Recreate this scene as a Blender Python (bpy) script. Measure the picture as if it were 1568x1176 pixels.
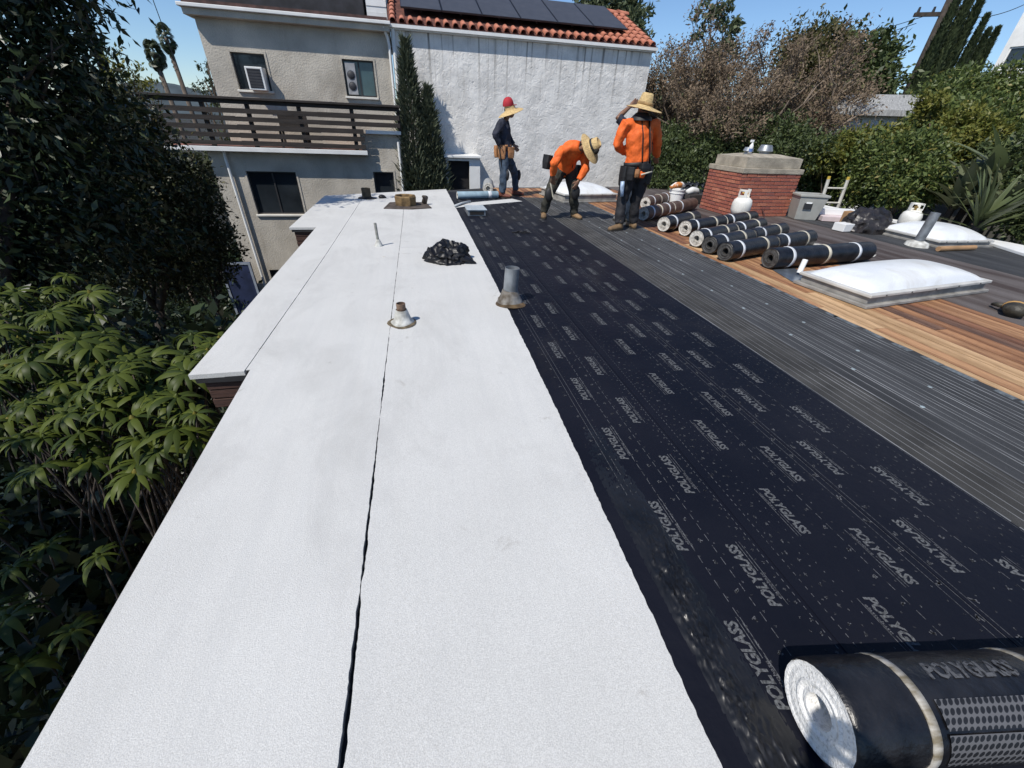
import bpy, bmesh, math, random
import numpy as np
from mathutils import Vector, Matrix, Euler
# ------------------------------------------------------------------ scene, camera, sky, sun, exposure
scene = bpy.context.scene
for o in list(bpy.data.objects): bpy.data.objects.remove(o)
C = scene.collection
PI = math.pi
F = 607.0                                    # focal length in photo pixels (photo 1568 x 1176)
CAM = Vector((0, 0, 1.3))
_n = Vector(((742-784)/F, (1520-588)/F, 1)).normalized()
_up = -_n
_y = Vector(((625-784)/F, (187-588)/F, 1)); _y = (_y - _up*_y.dot(_up)).normalized()
_x = _y.cross(_up)
ROT = Matrix((_x, _y, _up))                  # world = ROT @ (right, down, forward)
cd = bpy.data.cameras.new('camera'); cam = bpy.data.objects.new('camera', cd); C.objects.link(cam)
cd.sensor_width = 36; cd.lens = 36*F/1568; cd.clip_start = 0.02; cd.clip_end = 6000
cx_, cy_, cz_ = ROT.col[0], -ROT.col[1], -ROT.col[2]
m = Matrix((cx_, cy_, cz_)).transposed().to_4x4(); m.translation = CAM; cam.matrix_world = m
scene.camera = cam
SUN = Vector((-0.62, -0.46, 1.0)).normalized()          # towards the sun
elev = math.asin(SUN.z)
world = bpy.data.worlds.new('World'); scene.world = world; world.use_nodes = True
nt = world.node_tree; nt.nodes.clear()
sky = nt.nodes.new('ShaderNodeTexSky'); sky.sky_type = 'NISHITA'; sky.sun_disc = False
sky.sun_elevation = elev; sky.sun_rotation = math.atan2(SUN.x, SUN.y)
sky.altitude = 100; sky.air_density = 1.0; sky.dust_density = 0.0; sky.ozone_density = 7.0
bg = nt.nodes.new('ShaderNodeBackground'); bg.inputs[1].default_value = 0.10
wo = nt.nodes.new('ShaderNodeOutputWorld')
nt.links.new(sky.outputs[0], bg.inputs[0]); nt.links.new(bg.outputs[0], wo.inputs[0])
sd = bpy.data.lights.new('sun', 'SUN'); sd.energy = 3.7; sd.angle = math.radians(0.53); sd.color = (1.0, 0.95, 0.87)
so = bpy.data.objects.new('sun', sd); C.objects.link(so); so.location = (-20, -10, 30)
so.rotation_euler = SUN.to_track_quat('Z', 'Y').to_euler()
scene.view_settings.view_transform = 'Standard'; scene.view_settings.look = 'None'
scene.view_settings.gamma = 1; scene.view_settings.exposure = 0.35
try: scene.view_settings.use_curve_mapping = False
except Exception: pass

# ------------------------------------------------------------------ photo pixel -> place
def ray(px, py): return ROT @ Vector(((px-784)/F, (py-588)/F, 1))
def P(px, py, z=0.0):
    d = ray(px, py); return CAM + d*((z-CAM.z)/d.z)
def PY(px, py, Y):
    d = ray(px, py); return CAM + d*(Y/d.y)
def PX(px, py, X):
    d = ray(px, py); return CAM + d*(X/d.x)
def PD(px, py, dist):
    d = ray(px, py); return CAM + d*(dist/math.hypot(d.x, d.y))
rnd = random.Random(7)

# ------------------------------------------------------------------ materials
def lin(c): return tuple(((v/12.92) if v <= .04045 else ((v+.055)/1.055)**2.4) for v in c)
def hexc(h): return lin(tuple(int(h[i:i+2], 16)/255 for i in (0, 2, 4)))
MATS = {}
def M(name, col, rough=.7, var=.15, scale=6, bump=0.0, bscale=80, metal=0.0, spec=.5, col2=None, detail=6, stretch=None, hi=.65, lo=.35, coord='Object', fine=0.0, fscale=400):
    if name in MATS: return MATS[name]
    m = bpy.data.materials.new(name); m.use_nodes = True; nt = m.node_tree; b = nt.nodes['Principled BSDF']
    N = nt.nodes.new; L = nt.links.new
    tc = N('ShaderNodeTexCoord'); src = tc.outputs[coord]
    if stretch:
        mp = N('ShaderNodeMapping'); mp.inputs['Scale'].default_value = stretch; L(src, mp.inputs[0]); src2 = mp.outputs[0]
    else: src2 = src
    nz = N('ShaderNodeTexNoise'); nz.inputs['Scale'].default_value = scale; nz.inputs['Detail'].default_value = detail
    L(src2, nz.inputs['Vector'])
    cr = N('ShaderNodeValToRGB'); L(nz.outputs['Fac'], cr.inputs[0])
    c1 = tuple(max(0, v*(1-var)) for v in col); c2 = col2 if col2 else tuple(min(1, v*(1+var)) for v in col)
    cr.color_ramp.elements[0].color = (*c1, 1); cr.color_ramp.elements[1].color = (*c2, 1)
    cr.color_ramp.elements[0].position = lo; cr.color_ramp.elements[1].position = hi
    out = cr.outputs[0]
    if fine:
        n3 = N('ShaderNodeTexNoise'); n3.inputs['Scale'].default_value = fscale; n3.inputs['Detail'].default_value = 2; L(src, n3.inputs['Vector'])
        mr = N('ShaderNodeMapRange'); L(n3.outputs['Fac'], mr.inputs[0]); mr.inputs[1].default_value = .3; mr.inputs[2].default_value = .7
        mr.inputs[3].default_value = 1-fine; mr.inputs[4].default_value = 1+fine
        mx = N('ShaderNodeMix'); mx.data_type = 'RGBA'; mx.blend_type = 'MULTIPLY'; mx.inputs[0].default_value = 1
        L(out, mx.inputs[6]); L(mr.outputs[0], mx.inputs[7]); out = mx.outputs[2]
    L(out, b.inputs['Base Color'])
    b.inputs['Roughness'].default_value = rough; b.inputs['Metallic'].default_value = metal
    b.inputs['Specular IOR Level'].default_value = spec
    if bump:
        n2 = N('ShaderNodeTexNoise'); n2.inputs['Scale'].default_value = bscale; n2.inputs['Detail'].default_value = 5
        L(src2 if stretch else src, n2.inputs['Vector'])
        bp = N('ShaderNodeBump'); bp.inputs['Strength'].default_value = bump; bp.inputs['Distance'].default_value = .02
        L(n2.outputs['Fac'], bp.inputs['Height']); L(bp.outputs[0], b.inputs['Normal'])
    MATS[name] = m; return m
def leafmat(name, c1, c2, rough=.45, trans=.25, c3=None, spec=.4):
    if name in MATS: return MATS[name]
    m = bpy.data.materials.new(name); m.use_nodes = True; nt = m.node_tree; b = nt.nodes['Principled BSDF']; N = nt.nodes.new; L = nt.links.new
    g = N('ShaderNodeNewGeometry'); cr = N('ShaderNodeValToRGB'); L(g.outputs['Random Per Island'], cr.inputs[0])
    cr.color_ramp.elements[0].color = (*c1, 1); cr.color_ramp.elements[1].color = (*c2, 1)
    if c3:
        e = cr.color_ramp.elements.new(.93); e.color = (*c2, 1); cr.color_ramp.elements[-1].color = (*c3, 1)
    L(cr.outputs[0], b.inputs['Base Color']); b.inputs['Roughness'].default_value = rough; b.inputs['Specular IOR Level'].default_value = spec
    tr = N('ShaderNodeBsdfTranslucent'); L(cr.outputs[0], tr.inputs[0]); mx = N('ShaderNodeMixShader'); mx.inputs[0].default_value = trans
    L(b.outputs[0], mx.inputs[1]); L(tr.outputs[0], mx.inputs[2]); L(mx.outputs[0], nt.nodes['Material Output'].inputs[0])
    MATS[name] = m; return m
def glassmat(name, col=(.02, .025, .03), rough=.06):
    if name in MATS: return MATS[name]
    m = M(name, col, rough, .3, 1.5, spec=.6); return m

# ------------------------------------------------------------------ mesh builder
def origin(p):
    o = Vector((0, 0, 0))
    while p is not None: o += p.location; p = p.parent
    return o
class MB:
    def __init__(s): s.v = []; s.f = []
    def add(s, v, f):
        k = len(s.v); s.v += [tuple(p) for p in v]; s.f += [tuple(i+k for i in q) for q in f]; return s
    def box(s, c, d, rz=0, mat=None):
        x, y, z = (d[0]/2, d[1]/2, d[2]/2)
        v = [Vector((a*x, b*y, e*z)) for e in (-1, 1) for b in (-1, 1) for a in (-1, 1)]
        R = mat if mat is not None else Matrix.Rotation(rz, 3, 'Z')
        v = [R @ p + Vector(c) for p in v]
        return s.add(v, [(0, 2, 3, 1), (4, 5, 7, 6), (0, 1, 5, 4), (2, 6, 7, 3), (0, 4, 6, 2), (1, 3, 7, 5)])
    def bb(s, x0, x1, y0, y1, z0, z1): return s.box(((x0+x1)/2, (y0+y1)/2, (z0+z1)/2), (abs(x1-x0), abs(y1-y0), abs(z1-z0)))
    def tube(s, pts, rad, n=8, cap=True, flat=None):
        pts = [Vector(p) for p in pts]
        if not hasattr(rad, '__len__'): rad = [rad]*len(pts)
        k0 = len(s.v); ref = None
        for i, p in enumerate(pts):
            t = (pts[min(i+1, len(pts)-1)] - pts[max(i-1, 0)])
            t = t.normalized() if t.length > 1e-9 else Vector((0, 0, 1))
            if ref is None:
                a = Vector((0, 0, 1)) if abs(t.z) < .9 else Vector((1, 0, 0)); ref = (a - t*a.dot(t)).normalized()
            else:
                ref = ref - t*ref.dot(t); ref = ref.normalized() if ref.length > 1e-6 else Vector((1, 0, 0))
            b = t.cross(ref)
            r = rad[i]; ra, rb = (r if hasattr(r, '__len__') else (r, r))
            for j in range(n):
                a = 2*PI*j/n; s.v.append(tuple(p + ref*(math.cos(a)*ra) + b*(math.sin(a)*rb)))
        for i in range(len(pts)-1):
            for j in range(n):
                j2 = (j+1) % n; a = k0+i*n; s.f.append((a+j, a+j2, a+n+j2, a+n+j))
        if cap:
            s.f.append(tuple(k0+j for j in reversed(range(n)))); e = k0+(len(pts)-1)*n; s.f.append(tuple(e+j for j in range(n)))
        return s
    def rings(s, rings, cap=True):                  # rings: lists of equal length
        k0 = len(s.v); n = len(rings[0])
        for r in rings: s.v += [tuple(p) for p in r]
        for i in range(len(rings)-1):
            for j in range(n):
                j2 = (j+1) % n; a = k0+i*n; s.f.append((a+j, a+j2, a+n+j2, a+n+j))
        if cap:
            s.f.append(tuple(k0+j for j in reversed(range(n)))); e = k0+(len(rings)-1)*n; s.f.append(tuple(e+j for j in range(n)))
        return s
    def lathe(s, prof, n=24, mat=None, cap=False, wob=0, seed=0):
        R = mat if mat is not None else Matrix.Identity(4); q = random.Random(seed)
        ph = [q.uniform(0, 6.28) for _ in range(4)]
        rg = []
        for r, z in prof:
            rg.append([R @ Vector((r*(1+wob*math.sin(3*2*PI*j/n+ph[0]))*math.cos(2*PI*j/n), r*(1+wob*math.sin(2*2*PI*j/n+ph[1]))*math.sin(2*PI*j/n), z + (wob*r*.6*math.sin(2*2*PI*j/n+ph[2]) if wob else 0))) for j in range(n)])
        return s.rings(rg, cap)
    def prism(s, poly, z0, z1):
        n = len(poly); v = [(x, y, z0) for x, y in poly]+[(x, y, z1) for x, y in poly]
        f = [tuple(reversed(range(n))), tuple(range(n, 2*n))]+[(i, (i+1) % n, n+(i+1) % n, n+i) for i in range(n)]
        return s.add(v, f)
    def build(s, name, mat, parent=None, world=True, smooth=False, bevel=0, auto=None):
        me = bpy.data.meshes.new(name)
        o = origin(parent) if (world and parent is not None) else Vector((0, 0, 0))
        me.from_pydata([(v[0]-o.x, v[1]-o.y, v[2]-o.z) for v in s.v], [], s.f); me.update()
        if smooth: me.polygons.foreach_set('use_smooth', [True]*len(me.polygons))
        if auto is not None:
            me.polygons.foreach_set('use_smooth', [True]*len(me.polygons))
            bm = bmesh.new(); bm.from_mesh(me)
            for e in bm.edges:
                if len(e.link_faces) == 2 and e.calc_face_angle(0) > auto: e.smooth = False
            bm.to_mesh(me); bm.free()
        ob = bpy.data.objects.new(name, me); C.objects.link(ob)
        if isinstance(mat, (list, tuple)):
            for q in mat: me.materials.append(q)
        else: me.materials.append(mat)
        ob.parent = parent
        if bevel:
            md = ob.modifiers.new('bevel', 'BEVEL'); md.width = bevel; md.segments = 2; md.limit_method = 'ANGLE'
        return ob
def tag(o, label=None, cat=None, group=None, kind=None):
    if label: o['label'] = label
    if cat: o['category'] = cat
    if group: o['group'] = group
    if kind: o['kind'] = kind
    return o
def thing(name, label, cat, loc=(0, 0, 0), rz=0, group=None):
    o = bpy.data.objects.new(name, None); o.empty_display_size = .1; C.objects.link(o); o.location = loc; o.rotation_euler = (0, 0, rz)
    return tag(o, label, cat, group)
def inst(name, me, parent, loc, rot=(0, 0, 0), sc=(1, 1, 1)):
    ob = bpy.data.objects.new(name, me); C.objects.link(ob); ob.parent = parent; ob.location = loc; ob.rotation_euler = rot
    ob.scale = sc if hasattr(sc, '__len__') else (sc, sc, sc); return ob
def copytree(o, parent=None):
    c = o.copy(); C.objects.link(c); c.parent = parent
    for ch in [q for q in bpy.data.objects if q.parent == o]: copytree(ch, c)
    return c
def npmesh(name, V, faces, mat, parent=None, smooth=False):
    """V (n,3) array, faces (m,k) int array"""
    me = bpy.data.meshes.new(name); n = len(V); mm, k = faces.shape
    me.vertices.add(n); me.vertices.foreach_set('co', V.astype(np.float32).ravel())
    me.loops.add(mm*k); me.loops.foreach_set('vertex_index', faces.astype(np.int32).ravel())
    me.polygons.add(mm); me.polygons.foreach_set('loop_start', np.arange(0, mm*k, k, dtype=np.int32))
    if smooth: me.polygons.foreach_set('use_smooth', np.ones(mm, dtype=bool))
    me.update(calc_edges=True); me.validate()
    me.materials.append(mat); ob = bpy.data.objects.new(name, me); C.objects.link(ob); ob.parent = parent
    return ob
def text_mesh(body, size=1.0, bold=.02, shear=0.0, res=2):
    cu = bpy.data.curves.new('t', 'FONT'); cu.body = body; cu.size = size; cu.offset = bold*size; cu.shear = shear; cu.resolution_u = res; cu.fill_mode = 'FRONT'
    ob = bpy.data.objects.new('t', cu); C.objects.link(ob); bpy.context.view_layer.update()
    me = ob.evaluated_get(bpy.context.evaluated_depsgraph_get()).to_mesh()
    v = [Vector(p.co) for p in me.vertices]; f = [tuple(p.vertices) for p in me.polygons]
    ob.to_mesh_clear(); bpy.data.objects.remove(ob); bpy.data.curves.remove(cu)
    x0 = min(p.x for p in v); x1 = max(p.x for p in v); y0 = min(p.y for p in v); y1 = max(p.y for p in v)
    return [Vector((p.x-x0, p.y-y0, 0)) for p in v], f, x1-x0, y1-y0

# ------------------------------------------------------------------ setting: ground, hills
GZ = -5.2
m_ground = M('garden_soil', (.022, .020, .014), .95, .5, 1.2, bump=.4, bscale=12)
g = MB(); xs = [-400, -60, -25, -12, -6, 0, 9.8, 11, 14, 18, 24, 32, 45, 80, 400]; ys = [-300, -40, -10, 0, 5, 10, 14, 18, 24, 32, 45, 70, 120, 500]
def gh(x, y):
    t = max(0, min(1, (x-9.4)/22)); t2 = max(0, min(1, (x-9.4)/2.0))
    far = max(0, min(1, (y-14)/30))
    return GZ + t2*3.6 + t*5.5*(1-.5*far)
g.add([(x, y, gh(x, y)) for y in ys for x in xs], [(j*len(xs)+i, j*len(xs)+i+1, (j+1)*len(xs)+i+1, (j+1)*len(xs)+i) for j in range(len(ys)-1) for i in range(len(xs)-1)])
tag(g.build('ground', m_ground, smooth=True), kind='structure')
h = MB(); q = random.Random(3); top = []; bot = []
for i in range(60):
    a = math.radians(-62+i*2.0); R = 900
    top.append((R*math.sin(a), R*math.cos(a), 26+12*math.sin(i*.35)+6*math.sin(i*1.1)+q.uniform(-3, 3))); bot.append(((R-260)*math.sin(a), (R-260)*math.cos(a), -30))
n = len(top); h.add(top+bot, [(n+i, n+i+1, i+1, i) for i in range(n-1)])
tag(h.build('hills', M('far_hills', (.045, .062, .07), .95, .35, .03, detail=8), smooth=True), kind='structure')

# ------------------------------------------------------------------ the flat roof being re-covered
def interp(xs, ys): return lambda v: float(np.interp(v, xs, ys))
edgeR = interp([-3, .17, 1.57, 3.8, 10.3], [.56, .615, .66, .70, .728])
edgeL = interp([-3, .5, 2.32], [-.98, -1.01, -1.062])
seamA = interp([-3, .36, 2.23, 6.65, 11], [-.33, -.288, -.271, -.215, -.19])
seamB = interp([2.3, 3.56, 4.9, 7.8, 10], [-1.09, -1.06, -1.035, -1.008, -1.0])
farY = interp([-1.75, .73, 2, 9.3], [9.18, 10.33, 10.95, 11.7])
roof = thing('flat_roof_house', 'low flat roofed house with white cap sheet half laid over black felt', 'building', (4, 4, GZ))
m_white = M('white_granule_cap', (.555, .552, .532), .88, .035, 2.2, bump=.20, bscale=330, fine=.15, fscale=300)
def scuffs(m, col, lo, hi, amt, scale, stretch, streak=0.0):
    nt = m.node_tree; N = nt.nodes.new; L = nt.links.new; b = nt.nodes['Principled BSDF']; old = b.inputs['Base Color'].links[0].from_socket
    tc = N('ShaderNodeTexCoord'); mp = N('ShaderNodeMapping'); mp.inputs['Scale'].default_value = stretch; L(tc.outputs['Object'], mp.inputs[0])
    n = N('ShaderNodeTexNoise'); n.inputs['Scale'].default_value = scale; n.inputs['Detail'].default_value = 9; n.inputs['Roughness'].default_value = .68; n.inputs['Distortion'].default_value = .6; L(mp.outputs[0], n.inputs['Vector'])
    r = N('ShaderNodeMapRange'); r.inputs[1].default_value = lo; r.inputs[2].default_value = hi; r.inputs[4].default_value = amt; L(n.outputs['Fac'], r.inputs[0])
    x = N('ShaderNodeMix'); x.data_type = 'RGBA'; L(r.outputs[0], x.inputs[0]); L(old, x.inputs[6]); x.inputs[7].default_value = (*col, 1); L(x.outputs[2], b.inputs['Base Color'])
scuffs(m_white, (.40, .395, .38), .50, .66, .42, 1.3, (1.6, .8, 1))
scuffs(m_white, (.46, .465, .46), .48, .60, .16, 5.0, (3.2, .10, 1))
scuffs(m_white, (.30, .28, .25), .64, .70, .45, 4.0, (1, 1, 1))
m_black = M('black_base_sheet', (.0030, .0043, .0115), .60, .3, 1.6, col2=(.0085, .0090, .0150), bump=.22, bscale=16, spec=.22, hi=.75)
m_grey = M('grey_underlay', (.040, .041, .043), .72, .3, 3, bump=.15, bscale=200, stretch=(3, .35, 1), spec=.35, fine=.25, fscale=300)
m_greyb = M('grey_lap', (.046, .045, .043), .8, .3, 4, bump=.15, bscale=200, spec=.3, fine=.3, fscale=260)
m_old = M('weathered_felt', (.085, .062, .055), .78, .4, 2.2, col2=(.125, .110, .105), bump=.2, bscale=60, stretch=(2.5, .25, 1), spec=.3, fine=.2, fscale=200)
scuffs(m_greyb, (.035, .033, .030), .5, .68, .6, 2, (1, .4, 1)); scuffs(m_greyb, (.13, .125, .115), .60, .7, .5, 9, (1, .5, 1)); scuffs(m_grey, (.11, .108, .10), .58, .72, .45, 3, (1, .5, 1))
scuffs(m_black, (.028, .025, .022), .55, .75, .55, .9, (1, .6, 1)); scuffs(m_black, (.045, .042, .038), .66, .72, .5, 14, (1, 1, 1))
m_print = M('pale_print', (.05, .052, .056), .75, .3, 130, spec=.3, col2=(.125, .13, .135), lo=.34, hi=.6)
m_print2 = M('faint_print', (.035, .037, .042), .75, .3, 110, spec=.3, col2=(.105, .108, .115), lo=.36, hi=.56)
m_line = M('chalk_line', (.15, .154, .16), .8, .3, 3, spec=.3, col2=(.27, .275, .28))
m_stuc = M('tan_stucco_wall', (.32, .27, .21), .9, .12, 2, bump=.3, bscale=40)
m_fascia = M('red_brown_timber', (.062, .030, .022), .8, .4, 3, stretch=(1, 1, 14), bump=.3, bscale=20)
outline = [(-.98, -3), (edgeL(2.32), 2.32), (-1.385, 2.33), (-1.37, 6.3), (-1.735, 6.31), (-1.71, 9.2), (.73, 10.34), (2, 10.96), (9.15, 11.7), (9.15, -3)]
def inset(poly, d, side):
    return [(x + (d if x < 5 else -d), y + (d if y < 2.35 or (6 < y < 6.4) else -d)) for x, y in poly]
mb = MB(); mb.prism([(x+.02 if x < 5 else x, y) for x, y in outline], -.06, -.024); mb.build('roof_deck', M('dark_deck', (.02, .02, .022), .8), roof)
mb = MB(); mb.prism(inset(outline, .045, 1), -.27, -.061); mb.build('eave_board', m_fascia, roof)
mb = MB(); mb.prism(inset(outline, .25, 1), GZ-.3, -.271); mb.build('wall', m_stuc, roof)
for (x0, x1, y) in ((-1.335, -1.08, 2.36), (-1.69, -1.38, 6.34)):
    for k in range(3):
        mb = MB(); mb.bb(x0, x1, y-.012+(.004 if k % 2 else 0), y+.012, -.255+k*.066, -.255+k*.066+.058); mb.build('siding_board', m_fascia, roof, bevel=.003)
def sheet(name, mat, xl, xr, y0, y1, z, th=.004, step=.06, jl=.0, jr=.0, seed=1, lift=0, parent=roof, ye=None):
    q = random.Random(seed); ys = [y0]
    while ys[-1] < y1: ys.append(min(y1, ys[-1]+step))
    jL = jR = 0; top = []
    nx = 4
    for y in ys:
        jL = .6*jL+q.uniform(-jl, jl); jR = .6*jR+q.uniform(-jr, jr); a = xl(y)+jL; b = xr(y)+jR
        row = []
        for i in range(nx+1):
            x = a+(b-a)*i/nx
            yy = min(y, ye(x)) if ye else y
            row.append((x, yy, z+lift*q.uniform(0, 1)))
        top.append(row)
    mb = MB(); w = nx+1; n = len(ys)
    mb.add([p for r in top for p in r], [(j*w+i, j*w+i+1, (j+1)*w+i+1, (j+1)*w+i) for j in range(n-1) for i in range(nx)])
    L = [r[0] for r in top]; R = [r[-1] for r in top]
    for S, fl in ((L, 1), (R, 0)):
        k = len(mb.v); mb.v += S+[(p[0], p[1], p[2]-th) for p in S]
        mb.f += [((k+i, k+i+1, k+n+i+1, k+n+i) if fl else (k+i+1, k+i, k+n+i, k+n+i+1)) for i in range(n-1)]
    for S in (top[0], top[-1]):
        k = len(mb.v); mb.v += S+[(p[0], p[1], p[2]-th) for p in S]; mb.f += [(k+i+1, k+i, k+w+i, k+w+i+1) for i in range(w-1)]
    return mb.build(name, mat, parent)
gapw = interp([-3, .3, .42, .72, .8, 1.0, 1.3, 1.55, 1.75, 2.1, 2.3, 2.9, 12], [.019, .018, .014, .0115, .004, .011, .010, .006, .003, .0075, .005, .004, .0045])
K = lambda v: (lambda y: v)
# white cap sheets
sheet('cap_sheet', m_white, lambda y: edgeL(y), lambda y: seamA(y)-gapw(y)/2, -3, 2.34, .004, th=.03, step=.012, jr=.0018, seed=11)
sheet('cap_sheet', m_white, lambda y: seamB(y)+.0028, lambda y: seamA(y)-gapw(y)/2, 2.34, 7.75, .004, step=.02, jr=.001, jl=.0007, seed=12)
sheet('cap_sheet', m_white, lambda y: seamB(y)+.0028, lambda y: seamA(y)-gapw(y)/2, 7.756, 10.2, .004, step=.05, jr=.001, seed=13, ye=farY)
sheet('cap_sheet', m_white, lambda y: seamA(y)+gapw(y)/2, edgeR, -3, 5.14, .0045, step=.012, jl=.0018, jr=.0022, seed=14)
sheet('cap_sheet', m_white, lambda y: seamA(y)+gapw(y)/2, edgeR, 5.146, 10.5, .0045, step=.03, jl=.001, jr=.002, seed=15, ye=farY)
sheet('cap_sheet', m_white, K(-1.387), lambda y: seamB(y)-.0028, 2.325, 6.3, .004, th=.03, step=.02, jr=.0007, seed=16)
sheet('cap_sheet', m_white, K(-1.737), lambda y: seamB(y)-.0028, 6.301, 10.2, .004, th=.03, step=.05, jr=.0007, seed=17, ye=farY)
# printed black base sheets: each with its lettering
TV, TF, TW, TH = text_mesh('POLYGLASS', 1, .04, .28)
SV, SF, SW, SH = text_mesh('elastobase', 1, .012, .15)
def place(mb, V, Fc, sx, sy, cx, cy, z, d):      # d=-1: reads towards the camera (letter tops to +x); d=1: reads away
    if d < 0: mb.add([(cx+p.y*sy, cy-p.x*sx, z) for p in V], Fc)
    else: mb.add([(cx-p.y*sy, cy+p.x*sx, z) for p in V], Fc)
def strip(mb, x0, x1, y0, y1, z): mb.add([(x0, y0, z), (x1, y0, z), (x1, y1, z), (x0, y1, z)], [(0, 1, 2, 3)])
def star(mb, x, y, z, s, q):
    for k in range(3):
        a = q.uniform(0, PI); l = s*q.uniform(.6, 1); w = s*.20; c_, s_ = math.cos(a), math.sin(a); ox, oy = q.uniform(-.4, .4)*s, q.uniform(-.4, .4)*s
        mb.add([(x+ox+l*c_*i-w*s_*j, y+oy+l*s_*i+w*c_*j, z) for i, j in ((-1, -1), (1, -1), (1, 1), (-1, 1))], [(0, 1, 2, 3)])
LETT = {}
def printed(parent, cols, d, z, marks, lines, dashes, y0=-2.4, y1=9.1, seed=1):
    q = random.Random(seed); mk = MB(); fa = MB()
    if d not in LETT:
        b = MB(); place(b, TV, TF, .243/TW, .042/TH, 0, 0, 0, d); o_ = b.build('printed_lettering', m_print, parent, world=False); LETT[d] = o_.data; bpy.data.objects.remove(o_)
    og = origin(parent)
    for (cx, ph) in cols:
        k = -6
        while True:
            a = ph+k*.4905; k += 1
            if a < y0: continue
            if a+.25 > y1: break
            h_ = .042
            if d > 0:
                inst('printed_lettering', LETT[1], parent, Vector((cx+h_/2, a, z))-og); strip(fa, cx+h_/2+.007, cx+h_/2+.0095, a+.125, a+.245, z); strip(fa, cx+h_/2+.020, cx+h_/2+.0225, a, a+.243, z)
                place(fa, SV, SF, .095/SW, .012/SH, cx+h_/2+.018, a+.022, z, 1)
            else:
                inst('printed_lettering', LETT[-1], parent, Vector((cx-h_/2, a+.243, z))-og); strip(fa, cx-h_/2-.0095, cx-h_/2-.007, a, a+.12, z); strip(fa, cx-h_/2-.0225, cx-h_/2-.020, a, a+.243, z)
                place(fa, SV, SF, .095/SW, .012/SH, cx-h_/2-.018, a+.221, z, -1)
    for (x, st, s) in marks:
        y = y0+q.uniform(0, st)
        while y < y1: star(mk, x+q.uniform(-.004, .004), y+q.uniform(-.006, .006), z+.0002, s, q); y += st
    for x in lines: strip(fa, x-.0011, x+.0011, y0, y1, z-.0002)
    for (x, l, gp) in dashes:
        y = y0
        while y < y1: strip(fa, x-.0013, x+.0013, y, y+l, z-.0002); y += l+gp
    tag(mk.build('printed_marks', m_print2, parent), kind='stuff'); tag(fa.build('printed_lines', m_print2, parent), kind='stuff')
b1 = sheet('base_sheet', m_black, K(.30), K(1.165), -3, 9.9, -.0005, step=.3, seed=21)
printed(b1, [(.865, -.745+.4905*2), (1.055, -.5+.4905*2)], 1, .0004, [(.955, .1, .010), (.755, .1, .009), (1.13, .05, .006), (.82, .05, .004), (1.0, .05, .004), (.91, .05, .004), (1.105, .05, .004)], [.80, .775], [(.905, .03, .018), (.985, .03, .02), (1.145, .012, .012)], seed=5)
b2 = sheet('base_sheet', m_black, K(1.16), K(1.715), -3, 9.5, .0016, step=.3, jl=.0008, seed=22)
printed(b2, [(1.39, .70-.4905), (1.60, .45)], -1, .0024, [(1.243, .085, .007), (1.266, .085, .007), (1.49, .1, .010), (1.69, .13, .013), (1.225, .045, .004), (1.285, .05, .004), (1.45, .05, .004), (1.54, .05, .004), (1.655, .05, .004)], [1.676, 1.708], [(1.205, .012, .014), (1.32, .006, .03), (1.51, .03, .02)], seed=6)
b3 = sheet('base_sheet', m_black, K(1.712), K(2.295), -3, 9.25, .0034, step=.3, jl=.0008, jr=.0012, seed=23)
printed(b3, [(1.815, .45), (2.025, .72-.4905)], 1, .0042, [(1.745, .13, .012), (1.92, .1, .010), (2.175, .085, .007), (2.205, .085, .007), (1.77, .05, .004), (1.87, .05, .004), (1.96, .05, .004), (2.08, .05, .004), (2.14, .045, .004), (2.24, .05, .004)], [1.728, 2.286], [(1.97, .03, .02), (2.12, .006, .03), (2.24, .012, .02)], seed=7)
# crinkled, torched band along the white edge
q = random.Random(2); mb = MB(); NX, NY = 34, 180; V = []; 
from mathutils import noise as mnoise
for j in range(NY+1):
    y = -.3+j*(1.85/NY)
    for i in range(NX+1):
        x = .69+i*(.165/NX); e = min(1, i/6, (NX-i)/10)*min(1, (NY-j)/60)
        nz = abs(mnoise.noise(Vector((x*75, y*60, 0))))+.6*abs(mnoise.noise(Vector((x*130, y*90, 3))))
        pat = max(0, mnoise.noise(Vector((x*5, y*2.2, 9)))+.55)
        V.append((x, y, -.0012+e*pat*.026*nz))
mb.add(V, [(j*(NX+1)+i, j*(NX+1)+i+1, (j+1)*(NX+1)+i+1, (j+1)*(NX+1)+i) for j in range(NY) for i in range(NX)])
mb.build('crinkled_felt', M('crinkled_black', (.0085, .0085, .0095), .36, .4, 8, spec=.55), roof, smooth=True)
# grey underlay with chalk lines and nail caps
u1 = sheet('underlay_sheet', m_greyb, K(2.29), K(2.66), -3, 9.2, .0004, step=.3, jr=.001, seed=31)
u2 = sheet('underlay_sheet', m_grey, K(2.63), K(3.55), -3, 9.15, .0022, step=.05, jr=.006, seed=32)
mb = MB(); q = random.Random(9)
for x, w in ((2.298, .008), (2.36, .004), (2.41, .005), (2.47, .004), (2.53, .006), (2.56, .004), (2.60, .005), (2.64, .008), (2.72, .005), (2.79, .008), (2.815, .008), (2.87, .005), (2.93, .007), (2.965, .005), (3.02, .007), (3.10, .009), (3.125, .007), (3.17, .005), (3.22, .007), (3.26, .005), (3.30, .009), (3.345, .007), (3.41, .009), (3.455, .007)):
    y = -2.8; zq = .0032 if x > 2.62 else .0014
    while y < 8:
        l = q.uniform(1.2, 2.8); xx = x+.004*math.sin(y*.8+x*9); x2 = x+.004*math.sin((y+l)*.8+x*9)
        mb.add([(xx, y, zq), (xx+w, y, zq), (x2+w, y+l, zq), (x2, y+l, zq)], [(0, 1, 2, 3)]); y += l*(1 if q.random() < .85 else 1.02)
tag(mb.build('chalk_lines', m_line, u2), kind='stuff')
mb = MB()
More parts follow.
